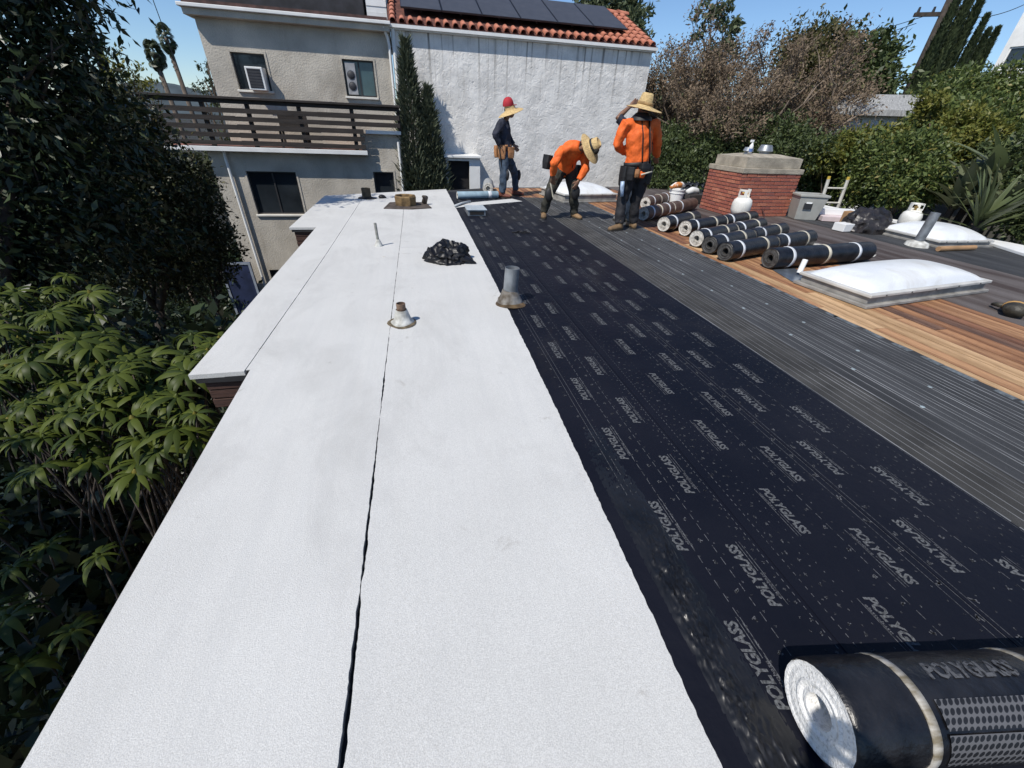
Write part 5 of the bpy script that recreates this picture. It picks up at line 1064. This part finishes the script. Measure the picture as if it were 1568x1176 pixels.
# boards and boxes along the right edge
def block(name, label, c, d, rz, mat, cat, bev=.006, z=.012):
    b = MB(); b.box((0, 0, d[2]/2), d); o = b.build(name, mat, None, world=False, bevel=bev); o.location = (c[0], c[1], z); o.rotation_euler = (0, 0, rz); return tag(o, label, cat)
m_card = M('cardboard', (.34, .20, .10), .85, .15, 6)
a_ = P(1268, 338); block('white_board', 'long white board leaning flat by the bin', (a_.x+.15, a_.y+.1), (.75, .2, .10), -.35, m_whitep, 'board', z=.10)
block('foam_block', 'pale pink foam block under the white board', (a_.x+.0, a_.y-.05), (.45, .25, .087), -.35, M('pale_pink_foam', (.62, .52, .52), .8, .08), 'block')
a_ = P(1297, 348); block('cardboard_box', 'small brown cardboard box beside the black rubbish bag', (a_.x+.05, a_.y+.05), (.22, .22, .24), .3, m_card, 'box')
a_ = P(1288, 352); block('white_carton', 'small white carton in front of the cardboard box', (a_.x-.1, a_.y-.1), (.24, .2, .12), .1, m_whitep, 'box')
a_ = P(1462, 383); b = MB(); b.tube([P(1437, 381, .04), P(1492, 379, .04)], .035, 12); tag(b.build('cardboard_tube', m_card, smooth=False), 'pale cardboard tube lying in front of the small far skylight', 'tube')
pts = [P(*c) for c in ((1183, 414), (1213, 432), (1240, 430), (1238, 420), (1216, 412))]; b = MB(); b.prism([(p.x, p.y) for p in pts], .0045, .0075); tag(b.build('metal_flashing_sheet', M('blue_grey_metal', (.22, .26, .31), .35, .12, metal=.7)), 'blue grey sheet metal flashing piece left of the large skylight', 'flashing')
b = MB(); c0 = P(1222, 422); b.tube([c0+Vector((0, 0, .03)), c0+Vector((.04, .03, .17))], .028, 12); tag(b.build('pipe_stub', m_whitep, smooth=False), 'short white pipe stub beside the sheet metal flashing', 'pipe')
for k, (px0, py0, px1, py1) in enumerate(((1245, 373, 1276, 378), (1322, 391, 1342, 391))):
    pts = [P(px0, py0), P(px1, py1), P(px1-4, py1+3), P(px0, py0+8)]; b = MB(); b.prism([(p.x, p.y) for p in pts], .006, .010); tag(b.build('paper_sheet', m_core), ['cream paper sheet between the rolls and the far felt', 'cream paper strip at the end of the three banded roll'][k], 'paper')
# work boots / gloves bundle at right edge
a_ = P(1552, 482); t = thing('leather_glove', 'worn black and tan leather work glove at the right edge', 'glove', (a_.x, a_.y+.02, .004), .5)
b = MB(); b.tube([(-.16, 0, .055), (-.06, 0, .06), (.05, .0, .06), (.12, .0, .05)], [(.05, .075), (.058, .085), (.05, .08), (.03, .06)], 14); b.build('palm', M('black_leather', (.03, .026, .018), .55, .5, 12, bump=.3, bscale=40), t, world=False, smooth=True)
b = MB(); b.tube([(-.03, 0, .06), (.02, 0, .061)], [(.061, .088), (.057, .087)], 14); b.build('tan_panel', M('tan_leather', (.42, .24, .08), .6, .2), t, world=False, smooth=True)
for k in range(4):
    y = -.05+.033*k; b = MB(); b.tube([(.10, y, .05), (.17, y*1.15, .05-.004*k), (.22, y*1.2, .028)], [.019, .018, .013], 8); b.build('finger', M('dark_red_knit', (.09, .02, .025), .8, .4, 20) if k < 3 else MATS['black_leather'], t, world=False, smooth=True)
b = MB(); b.tube([(.0, .08, .05), (.06, .13, .04), (.11, .14, .022)], [.022, .02, .014], 8); b.build('thumb', MATS['black_leather'], t, world=False, smooth=True)
# blue framed panel and rubble in the garden below
p = PY(372, 425, 12.6); t = thing('garden_door', 'dark blue door panel with pale frame at the foot of the taupe house', 'door', (p.x, 12.6, GZ)); 
b = MB(); b.bb(p.x-.5, p.x+.3, 12.6, 12.66, GZ, PY(370, 402, 12.6).z); b.build('panel', M('dark_blue_paint', (.02, .028, .07), .5, .3, 3), t)
b = MB(); zz = PY(370, 402, 12.6).z; b.bb(p.x-.5, p.x-.44, 12.58, 12.599, GZ, zz); b.bb(p.x+.24, p.x+.3, 12.58, 12.599, GZ, zz); b.bb(p.x-.44, p.x+.24, 12.58, 12.599, zz-.06, zz); b.build('frame', M('pale_blue_frame', (.25, .28, .33), .6), t)
b = MB(); b.lathe([(.03, 0), (.03, .03), (.001, .035)], 8, Matrix.Translation((p.x+.15, 12.6, GZ+1.0)) @ Matrix.Rotation(PI/2, 4, 'X')); b.build('handle', m_galv, t)

# ------------------------------------------------------------------ the roofers
m_skin = M('brown_skin', (.22, .115, .07), .55, .15, 12)
m_orange = M('hi_vis_orange', (.78, .135, .018), .72, .14, 7, bump=.35, bscale=22)
scuffs(m_orange, (.30, .07, .02), .58, .72, .5, 5, (1, 1, 1))
m_navy = M('navy_cotton', (.016, .019, .034), .8, .3, 8, bump=.35, bscale=22)
m_jean = M('blue_jeans', (.035, .055, .085), .85, .4, 9, bump=.35, bscale=24)
m_olive = M('dark_olive_trousers', (.030, .029, .022), .85, .4, 7, bump=.4, bscale=20)
m_blackp = M('black_trousers', (.013, .013, .016), .8, .4, 8, bump=.4, bscale=20)
m_greyp = M('light_grey_jeans', (.30, .31, .31), .85, .2, 8, bump=.3, bscale=20)
m_boot = M('tan_work_boot', (.20, .125, .062), .75, .35, 10, bump=.2, bscale=40)
m_bootr = M('red_brown_boot', (.17, .055, .035), .7, .3, 10)
m_straw = M('straw', (.60, .43, .20), .75, .22, 30, bump=.6, bscale=120, stretch=(1, 1, 2.5))
m_leather = M('tan_tool_leather', (.33, .155, .065), .65, .4, 9, bump=.3, bscale=30)
m_blackn = M('black_nylon', (.012, .012, .013), .6, .3, 10)
m_hair = M('black_hair', (.012, .010, .009), .6, .3, 30)
def solid(mb, name, mat, parent, vox=.010, it=6, wr=0.0, ws=9.0, seed=0):
    me = bpy.data.meshes.new('tmp'); me.from_pydata([tuple(v) for v in mb.v], [], mb.f); me.update(); o = bpy.data.objects.new('tmp', me); C.objects.link(o)
    r = o.modifiers.new('r', 'REMESH'); r.mode = 'VOXEL'; r.voxel_size = vox; r.use_smooth_shade = True
    s = o.modifiers.new('s', 'SMOOTH'); s.factor = .5; s.iterations = it
    bpy.context.view_layer.update(); ev = o.evaluated_get(bpy.context.evaluated_depsgraph_get()); nm = bpy.data.meshes.new_from_object(ev); bpy.data.objects.remove(o)
    og_ = origin(parent); n = len(nm.vertices); co = np.empty(n*3, np.float32); nm.vertices.foreach_get('co', co); co = co.reshape(-1, 3)
    if wr:
        no = np.empty(n*3, np.float32); nm.vertices.foreach_get('normal', no); no = no.reshape(-1, 3)
        d = np.array([mnoise.noise(Vector((float(c[0])*ws+seed, float(c[1])*ws, float(c[2])*ws*.75)))-.35*abs(mnoise.noise(Vector((float(c[0])*ws*2.3, float(c[1])*ws*2.3+seed, float(c[2])*ws*1.6)))) for c in co], np.float32); co = co+no*(d*wr)[:, None]
    co = co-np.array(og_, np.float32); nm.vertices.foreach_set('co', co.ravel().astype(np.float32)); nm.polygons.foreach_set('use_smooth', [True]*len(nm.polygons)); nm.update()
    nm.materials.clear(); nm.materials.append(mat); nm.name = name; ob = bpy.data.objects.new(name, nm); C.objects.link(ob); ob.parent = parent; return ob
def ell(mb, c, r, R=None, n=12):
    R = R or Matrix.Identity(3); rg = []
    for i in range(9):
        a = -PI/2+PI*i/8; rr = max(.02, math.cos(a)); rg.append([Vector(c)+R @ Vector((r[0]*rr*math.cos(2*PI*j/n), r[1]*rr*math.sin(2*PI*j/n), r[2]*math.sin(a))) for j in range(n)])
    mb.rings(rg)
def frame(up, fwd):
    up = Vector(up).normalized(); f = Vector(fwd); f = (f-up*f.dot(up)).normalized(); return Matrix((f.cross(up), f, up)).transposed()
def orings(mb, pts, radii, side):              # oval rings across 'side'
    rg = []; side = Vector(side).normalized(); n = 16
    for i, p in enumerate(pts):
        t = (Vector(pts[min(i+1, len(pts)-1)])-Vector(pts[max(i-1, 0)])).normalized(); s_ = (side-t*side.dot(t)).normalized(); b = t.cross(s_)
        rg.append([Vector(p)+s_*(radii[i][0]*math.cos(2*PI*j/n))+b*(radii[i][1]*math.sin(2*PI*j/n)) for j in range(n)])
    mb.rings(rg)
def hand(mb, w, d, nrm, curl=.5, right=1):
    w = Vector(w); d = Vector(d).normalized(); nrm = Vector(nrm); nrm = (nrm-d*nrm.dot(d)).normalized(); s_ = d.cross(nrm)*right
    orings(mb, [w-d*.01, w+d*.03, w+d*.06, w+d*.088], [(.026, .020), (.038, .019), (.043, .018), (.040, .014)], s_)
    for k, L in enumerate((.070, .080, .075, .058)):
        p = w+d*.083+s_*(.031-.021*k); dd = (d+s_*(.12-.08*k)).normalized(); pts = [p-dd*.02]; cu = 0
        for seg in (.45, .3, .25):
            pts.append(pts[-1]+(dd*math.cos(cu)-nrm*math.sin(cu))*(L*seg+(.02 if seg == .45 else 0))); cu += curl*.8
        mb.tube(pts, [.0098, .0095, .0088, .0065], 7)
    p = w+d*.03+s_*.034; mb.tube([p-s_*.012, p+s_*.018+d*.02-nrm*.01, p+s_*.026+d*.048-nrm*.022, p+s_*.022+d*.066-nrm*.03], [.013, .012, .0105, .008], 7)
def hat(parent, c, up, fwd, brim, crown_r, crown_h, mat, seed, droop=.04, name='straw_hat', band=None, flat=False):
    R = frame(up, fwd).to_4x4(); X = Matrix.Translation(Vector(c)-origin(parent)) @ R @ Matrix.Diagonal((.92, 1.06, 1, 1)); b = MB()
    pr = [(.0005, crown_h*.86), (crown_r*.35, crown_h*.88), (crown_r*.55, crown_h), (crown_r*.72, crown_h*.93), (crown_r*.88, crown_h*.45), (crown_r, .01), (crown_r*1.12, -.004), (brim*.75, -.008-droop*.35), (brim*.97, -droop), (brim, -droop-.004), (brim*.97, -droop-.010), (brim*.75, -.018-droop*.35), (crown_r*1.02, -.012), (crown_r*.96, .0), (crown_r*.85, crown_h*.4)]
    if flat: pr = [(crown_r*.92, .085), (crown_r, .02)]+pr[6:]
    b.lathe(pr, 40, X, wob=.03, seed=seed); o = b.build(name, mat, parent, world=False, auto=.9)
    if band:
        b = MB(); b.lathe([(crown_r*1.0, .012), (crown_r*1.035, .014), (crown_r*1.02, .045), (crown_r*.985, .047)], 36, X, wob=.03, seed=seed); b.build('hat_band', band, o, world=False, smooth=True)
    return o
def person(label, J, fwd, headup, headfwd, shirt, pants, boot, sleeves='long', seed=0, bent=False, footdir=None, hands=(0, 0)):
    """J: joints in place coordinates; fwd: chest direction"""
    fa_, fb_ = J['footA'], J['footB']; t = thing('person', label, 'person', ((fa_.x+fb_.x)/2, (fa_.y+fb_.y)/2, .003)); fwd = Vector(fwd).normalized()
    side = (J['shB']-J['shA']).normalized()
    up_t = (J['neck']-J['pelvis']).normalized()
    pl, wa, chs, nk, hd = J['pelvis'], J['waist'], J['chest'], J['neck'], J['head']
    body = MB(); orings(body, [pl-up_t*.06, pl, wa, chs, nk-up_t*.05, nk], [(.13, .09), (.155, .105), (.135, .095), (.165, .11), (.11, .075), (.06, .06)], side)
    body.tube([nk-up_t*.04, nk.lerp(hd, .5), hd], [.058, .054, .06], 10)
    R = frame(headup, headfwd); ell(body, hd, (.072, .092, .112), R); ell(body, hd+R @ Vector((0, .035, -.055)), (.055, .062, .06), R)
    ell(body, hd+R @ Vector((0, .098, -.012)), (.015, .022, .026), R); ell(body, hd+R @ Vector((0, .092, -.055)), (.026, .012, .008), R)
    for s_ in (-1, 1): ell(body, hd+R @ Vector((s_*.076, 0, -.01)), (.010, .02, .032), R)
    for k in 'AB':
        sh, el, wr_ = J['sh'+k], J['el'+k], J['wr'+k]
        body.tube([sh, sh.lerp(el, .5), el, el.lerp(wr_, .35), wr_], [.050, .046, .040, .039, .027], 10)
        hand(body, wr_, (wr_-el), J.get('nrm'+k, fwd), J.get('curl'+k, .55), 1 if k == 'B' else -1)
        hp, kn, ft = J['hip'+k], J['knee'+k], J['foot'+k]+Vector((0, 0, .09))
        body.tube([hp, hp.lerp(kn, .45), kn, kn.lerp(ft, .35), ft], [.086, .076, .056, .054, .038], 10); body.tube([ft, ft-Vector((0, 0, .05))], [.036, .034], 8)
    solid(body, 'body', m_skin, t, vox=.0085, it=3)
    for s_ in (-1, 1):
        b = MB(); ell(b, hd+R @ Vector((s_*.030, .081, .012)), (.011, .008, .007), R, 8); b.build('eye', M('dark_eye', (.02, .015, .012), .2), t, smooth=True)
    b = MB(); ell(b, hd+R @ Vector((0, -.014, .022)), (.078, .09, .10), R); b.build('hair', m_hair, t, smooth=True)
    # shirt
    s = MB(); up2 = up_t
    orings(s, [pl-up2*.045, pl+up2*.02, wa, wa.lerp(chs, .55), chs, chs.lerp(nk, .6), nk-up2*.015], [(.182, .142), (.186, .148), (.176, .142), (.190, .146), (.198, .146), (.145, .105), (.078, .078)], side)
    for k in 'AB':
        sh, el, wr_ = J['sh'+k], J['el'+k], J['wr'+k]; inn = sh.lerp(chs.lerp(nk, .4), .45)
        end = wr_-(wr_-el)*.06 if sleeves == 'long' else (sh.lerp(el, .95))
        if sleeves == 'long': s.tube([inn, sh, sh.lerp(el, .5), el, el.lerp(wr_, .5), end], [.084, .080, .074, .066, .060, .050], 12)
        else: s.tube([inn, sh, sh.lerp(el, .6), end], [.080, .078, .066, .062], 12)
    solid(s, 'shirt', shirt, t, vox=.0125, it=4, wr=.019, ws=13, seed=seed)
    p = MB(); orings(p, [pl-up2*.13, pl-up2*.05, pl, pl+up2*.06], [(.150, .115), (.165, .125), (.160, .122), (.150, .112)], side)
    for k in 'AB':
        hp, kn, ft = J['hip'+k], J['knee'+k], J['foot'+k]+Vector((0, 0, .10)); p.tube([hp.lerp(pl, .35), hp, hp.lerp(kn, .5), kn, kn.lerp(ft, .4), ft.lerp(kn, .12), ft], [.115, .112, .100, .080, .078, .070, .074], 14)
    solid(p, 'trousers', pants, t, vox=.0125, it=4, wr=.019, ws=14, seed=seed+3)
    for k in 'AB':
        f = J['foot'+k]; d = Vector(footdir[k] if footdir else fwd); d.z = 0; d.normalize(); s_ = Vector((0, 0, 1))
        b = MB(); orings(b, [f+d*x+Vector((0, 0, z)) for x, z in ((-.085, .045), (-.06, .05), (.02, .052), (.10, .042), (.165, .036), (.19, .03))], [(.024, .030), (.040, .044), (.044, .049), (.050, .038), (.044, .030), (.018, .014)], d.cross(Vector((0, 0, 1))))
        b.tube([f+Vector((0, 0, .04))-d*.02, f+Vector((0, 0, .16))-d*.012], [.050, .056], 12); bo_ = solid(b, 'boot', boot, t, vox=.009, it=3)
        b = MB(); ptsA = [(-.088, .03), (-.06, .043), (.0, .043), (.06, .05), (.12, .053), (.17, .045), (.195, .02)]; poly = [(x, y) for x, y in ptsA]+[(x, -y) for x, y in reversed(ptsA)]
        rr = Matrix((d, Vector((0, 0, 1)).cross(d), Vector((0, 0, 1)))).transposed(); b.prism(poly, .0, .018); b.v = [tuple(f+rr @ Vector(v)) for v in b.v]; b.build('sole', M('dark_rubber', (.03, .026, .022), .8), bo_)
    return t, side, up_t
def belt(t, pl, up, side, mat, w=.175, d_=.135, h_=.05):
    b = MB(); up = Vector(up).normalized(); s_ = Vector(side); s_ = (s_-up*s_.dot(up)).normalized(); f = up.cross(s_); rg = []
    n = 32
    for dz, k in ((-h_/2, 1.0), (-h_/2, 1.05), (h_/2, 1.05), (h_/2, 1.0)): rg.append([pl+up*dz+s_*(w*k*math.cos(2*PI*j/n))+f*(d_*k*math.sin(2*PI*j/n)) for j in range(n)])
    rg.append(rg[0]); b.rings(rg, cap=False); return b.build('tool_belt', mat, t, smooth=True)
def pouch(t, c, up, out, w, d_, h_, mat, name='pouch'):
    R = frame(up, out); b = MB(); c = Vector(c); rg = []
    for z, k, dk in ((-h_/2, .72, .7), (-h_/2+.015, .85, .9), (0, 1, 1.08), (h_/2, 1.02, 1.0), (h_/2, .9, .8), (h_/4, .85, .7)):
        n = 14; rg.append([c+R @ Vector((w/2*k*abs(math.cos(a))**.6*(1 if math.cos(a) > 0 else -1), d_/2*dk*abs(math.sin(a))**.6*(1 if math.sin(a) > 0 else -1), z)) for a in [2*PI*j/n for j in range(n)]])
    b.rings(rg); return b.build(name, mat, t, smooth=False, bevel=.003)
def handtool(t, a, b_, r_, mat, name='tool'):
    m_ = MB(); m_.tube([a, Vector(a).lerp(Vector(b_), .5), b_], [r_, r_, r_*.8], 8); return m_.build(name, mat, t, smooth=True)
# --- worker in navy, profile facing right
Y1 = P(775, 302).y
J = dict(footA=P(789, 299), footB=P(769, 303)); ya, yb = J['footA'].y, J['footB'].y; ym = (ya+yb)/2
J.update(hipA=PY(775, 236, ym+.10), hipB=PY(772, 236, ym-.08), kneeA=PY(789, 268, ya), kneeB=PY(771, 268, yb),
         pelvis=PY(773, 226, ym), waist=PY(772, 214, ym), chest=PY(771, 196, ym), neck=PY(774, 182, ym), head=PY(780, 170, ym),
         shA=PY(772, 188, ym+.17), shB=PY(768, 188, ym-.17), elA=PY(778, 208, ym+.22), elB=PY(758, 206, ym-.24), wrA=PY(787, 222, ym+.16), wrB=PY(766, 223, ym-.20), nrmB=Vector((1, .3, 0)), nrmA=Vector((0, -1, 0)))
t, sd, up_ = person('roofer in navy shirt and red cap standing in profile by the white wall', J, (1, 0, 0), (-.05, 0, 1), (1, -.05, -.12), m_navy, m_jean, m_bootr, seed=1, footdir=dict(A=(1, -.25, 0), B=(1, -.35, 0)))
hat(t, PY(781, 168, ym), (-.34, -.1, .95), (1, 0, .3), .245, .10, .1, m_straw, 3, droop=.05, name='straw_brim', flat=True)
b = MB(); cc = PY(778, 158, ym); Rm = Matrix.Translation(cc-origin(t)) @ frame((-.12, 0, 1), (1, 0, 0)).to_4x4(); b.lathe([(.105, -.05), (.108, -.02), (.100, .03), (.075, .075), (.035, .098), (.001, .102)], 24, Rm); cp = b.build('red_cap', M('red_cotton', (.36, .018, .028), .8, .15, 9), t, world=False, smooth=True)
b = MB(); b.add([Rm @ Vector((x, y, z)) for x, y, z in ((-.075, .075, -.03), (.075, .075, -.03), (.06, .155, -.035), (0, .172, -.03), (-.06, .155, -.035), (-.075, .075, -.038), (.075, .075, -.038), (.06, .155, -.043), (0, .172, -.038), (-.06, .155, -.043))], [(0, 1, 2, 3, 4), (9, 8, 7, 6, 5), (0, 5, 6, 1), (1, 6, 7, 2), (2, 7, 8, 3), (3, 8, 9, 4), (4, 9, 5, 0)]); b.build('visor', MATS['red_cotton'], cp, world=False)
belt(t, J['pelvis']+up_*.03, up_, sd, m_leather)
for dx, dy, w_, h_ in ((-.09, -.17, .16, .24), (.10, -.15, .14, .20), (-.13, .12, .15, .22)): pouch(t, J['pelvis']+Vector((dx, dy, -.08)), (0, 0, 1), (dx*.4, dy, 0), w_, .10, h_, m_leather)
handtool(t, J['pelvis']+Vector((-.17, -.22, .06)), J['pelvis']+Vector((-.10, -.22, -.34)), .012, m_barkd, 'hammer')
for k in 'AB':
    b = MB(); ell(b, J['knee'+k]+Vector((.075, -.01, 0)), (.045, .075, .105)); b.build('knee_pad', m_blackn, t, smooth=True)
# --- bending worker
J = dict(footA=P(832, 333), footB=P(879, 334)); yf = (J['footA'].y+J['footB'].y)/2
y2 = yf
J.update(hipA=PY(855, 264, y2+.02), hipB=PY(874, 263, y2+.04), kneeA=PY(841, 297, y2-.06), kneeB=PY(878, 294, y2-.12), pelvis=PY(864, 257, y2+.06), waist=PY(868, 244, y2-.02), chest=PY(877, 230, y2-.16), neck=PY(890, 223, y2-.30), head=PY(904, 227, y2-.40),
         shA=PY(861, 231, y2-.24), shB=PY(895, 236, y2-.14), elA=PY(848, 251, y2-.34), elB=PY(896, 259, y2-.22), wrA=PY(847, 270, y2-.26), wrB=PY(886, 277, y2-.24), nrmA=Vector((-.3, -1, 0)), nrmB=Vector((.5, -1, 0)), curlA=.4, curlB=.7)
t, sd, up_ = person('roofer in orange shirt and straw hat bending over with hands on knees', J, (.35, -.8, -.4), (.50, -.62, .52), (.25, -.5, -.8), m_orange, m_olive, m_boot, seed=5, footdir=dict(A=(-.25, -1, 0), B=(.35, -1, 0)))
hu = Vector((.50, -.60, .55)).normalized()
hat(t, J['head']+hu*.035, hu, (.25, -.5, -.8), .215, .098, .125, m_straw, 6, droop=.045, band=m_blackn)
b = MB(); Rm = Matrix.Translation(J['head']+hu*.075-origin(t)) @ frame(hu, (.3, -.5, -.8)).to_4x4(); b.lathe([(.06, -.03), (.062, .0), (.045, .03), (.001, .036)], 14, Rm @ Matrix.Translation((0, .065, 0))); b.build('hat_vent', M('dark_mesh', (.035, .03, .022), .8), t, world=False, smooth=True)
belt(t, J['pelvis']+up_*.03, up_, sd, m_blackn, .18, .14)
pouch(t, PY(838, 248, y2-.02), (.1, 0, 1), (-1, -.3, 0), .16, .12, .20, m_blackn)
pouch(t, PY(886, 262, y2+.16), (0, 0, 1), (1, .2, 0), .14, .10, .18, m_blackn)
for s_, n0 in ((PY(872, 222, y2-.26), 0),):
    b = MB(); b.tube([J['pelvis']+Vector((.08, -.16, .02)), J['waist']+Vector((.06, -.16, .03)), J['chest']+Vector((.04, -.15, .06)), J['neck']+Vector((-.02, -.06, .09))], [(.022, .006)]*4, 8); b.build('suspender', m_blackn, t, smooth=True)
b = MB(); b.tube([PY(843, 280, y2-.20), PY(847, 302, y2-.20)], .012, 8); b.build('tape_roll', m_tape, t)
for k, kk in (('A', (-.02, -.085, 0)), ('B', (.01, -.085, 0))):
    b = MB(); ell(b, J['knee'+k]+Vector(kk), (.075, .04, .11)); b.build('knee_pad', m_blackn, t, smooth=True)
# --- worker in orange seen from behind
J = dict(footA=P(946, 353), footB=P(968, 350)); y3 = (J['footA'].y+J['footB'].y)/2
J.update(hipA=PY(964, 270, y3), hipB=PY(984, 270, y3), kneeA=PY(952, 308, y3+.02), kneeB=PY(973, 308, y3+.02), pelvis=PY(975, 258, y3), waist=PY(977, 240, y3), chest=PY(979, 204, y3), neck=PY(982, 178, y3+.02), head=PY(986, 166, y3+.03),
         shA=PY(957, 190, y3), shB=PY(1004, 190, y3), elA=PY(945, 221, y3+.03), elB=PY(1006, 221, y3+.05), wrA=PY(957, 234, y3+.2), wrB=PY(1005, 240, y3+.18), nrmA=Vector((0, 0, -1)), nrmB=Vector((0, 0, -1)))
t, sd, up_ = person('roofer in orange shirt and tall straw hat standing with back to the camera', J, (-.15, 1, 0), (.06, 0, 1), (-.2, 1, 0), m_orange, m_blackp, m_boot, seed=9, footdir=dict(A=(-.9, -.25, 0), B=(.0, 1, 0)))
hat(t, PY(987, 162, y3+.03), (.10, -.12, 1), (-.2, 1, 0), .25, .105, .145, m_straw, 9, droop=.03, band=M('straw_band', (.36, .23, .10), .8, .3, 20))
b = MB(); Rm = Matrix.Translation(J['neck']-origin(t)-Vector((0, .01, 0))); b.lathe([(.15, -.05), (.14, -.02), (.09, .03), (.075, .04)], 20, Rm); b.build('collar', m_blackn, t, world=False, smooth=True)
belt(t, J['pelvis']+up_*.06, up_, sd, m_blackn, .19, .145, .06)
for s_ in (-.35, 1):
    b = MB(); b.tube([J['pelvis']+Vector((s_*.085+.01, -.165, .08)), J['waist']+Vector((s_*.085, -.158, .05)), J['chest']+Vector((s_*.075, -.158, 0)), J['neck']+Vector((s_*.085, -.085, -.04))], [(.006, .024 if s_ > 0 else .012)]*4, 8); b.build('suspender', m_blackn, t, smooth=True)
for dx, dy, dz, w_, h_, mt in ((-.20, -.03, -.10, .15, .26, m_blackn), (-.14, -.13, -.06, .12, .18, m_blackn), (.03, -.17, .02, .16, .12, m_blackn), (.17, -.06, -.08, .15, .24, m_blackn), (.0, -.165, -.06, .10, .09, m_orange), (-.07, -.165, -.05, .08, .11, m_leather)): pouch(t, J['pelvis']+Vector((dx, dy, dz)), (0, 0, 1), (dx, dy, 0), w_, .10, h_, mt)
handtool(t, J['pelvis']+Vector((-.03, -.215, -.06)), J['pelvis']+Vector((.14, -.20, -.02)), .012, m_tape, 'tool_handle')
handtool(t, J['pelvis']+Vector((-.24, -.1, -.16)), J['pelvis']+Vector((-.21, -.1, -.36)), .03, M('pale_blue_bottle', (.35, .45, .60), .4, .4, 14), 'spray_can')
# --- fourth worker, almost hidden behind him
y4 = y3+.55; gA = PY(955, 345, y4); J = dict(footA=Vector((PY(955, 300, y4).x, y4, .003)), footB=Vector((PY(968, 300, y4).x, y4+.05, .003)))
J.update(hipA=PY(966, 262, y4), hipB=PY(984, 262, y4), kneeA=PY(960, 302, y4), kneeB=PY(975, 302, y4), pelvis=PY(975, 252, y4), waist=PY(977, 236, y4), chest=PY(979, 205, y4), neck=PY(981, 184, y4), head=PY(984, 172, y4),
         shA=PY(962, 193, y4), shB=PY(996, 193, y4), elA=PY(946, 180, y4+.10), elB=PY(998, 222, y4+.05), wrA=PY(965, 163, y4+.16), wrB=PY(992, 240, y4+.16), nrmA=Vector((0, 1, 0)), nrmB=Vector((0, 0, -1)))
person('roofer hidden behind the tall straw hat, only a raised bare forearm and grey trousers showing', J, (0, 1, 0), (0, 0, 1), (0, 1, 0), m_navy, m_greyp, M('grey_boot', (.2, .2, .19), .7, .2), sleeves='short', seed=12)
# --- the photographer, standing behind the camera: the shadow falls over the near roll
J = dict(footA=Vector((-.16, -.62, .007)), footB=Vector((.10, -.60, .007)))
J.update(hipA=Vector((-.12, -.62, .90)), hipB=Vector((.06, -.62, .90)), kneeA=Vector((-.15, -.60, .50)), kneeB=Vector((.09, -.59, .50)), pelvis=Vector((-.03, -.62, .96)), waist=Vector((-.03, -.63, 1.08)), chest=Vector((-.03, -.62, 1.28)), neck=Vector((-.03, -.60, 1.46)), head=Vector((-.03, -.55, 1.58)),
         shA=Vector((-.21, -.60, 1.40)), shB=Vector((.15, -.60, 1.40)), elA=Vector((-.22, -.42, 1.22)), elB=Vector((.16, -.42, 1.22)), wrA=Vector((-.08, -.22, 1.25)), wrB=Vector((.07, -.22, 1.25)), nrmA=Vector((-1, 0, 0)), nrmB=Vector((1, 0, 0)), curlA=.9, curlB=.9)
for k_ in J:
    if not k_.startswith(('nrm', 'curl')): J[k_] = J[k_]+Vector((.15, -.235, 0))
person('photographer in navy shirt standing behind the camera, shadow on the near roll', J, (0, 1, 0), (0, .3, 1), (0, 1, -.3), m_navy, m_jean, m_boot, seed=15)
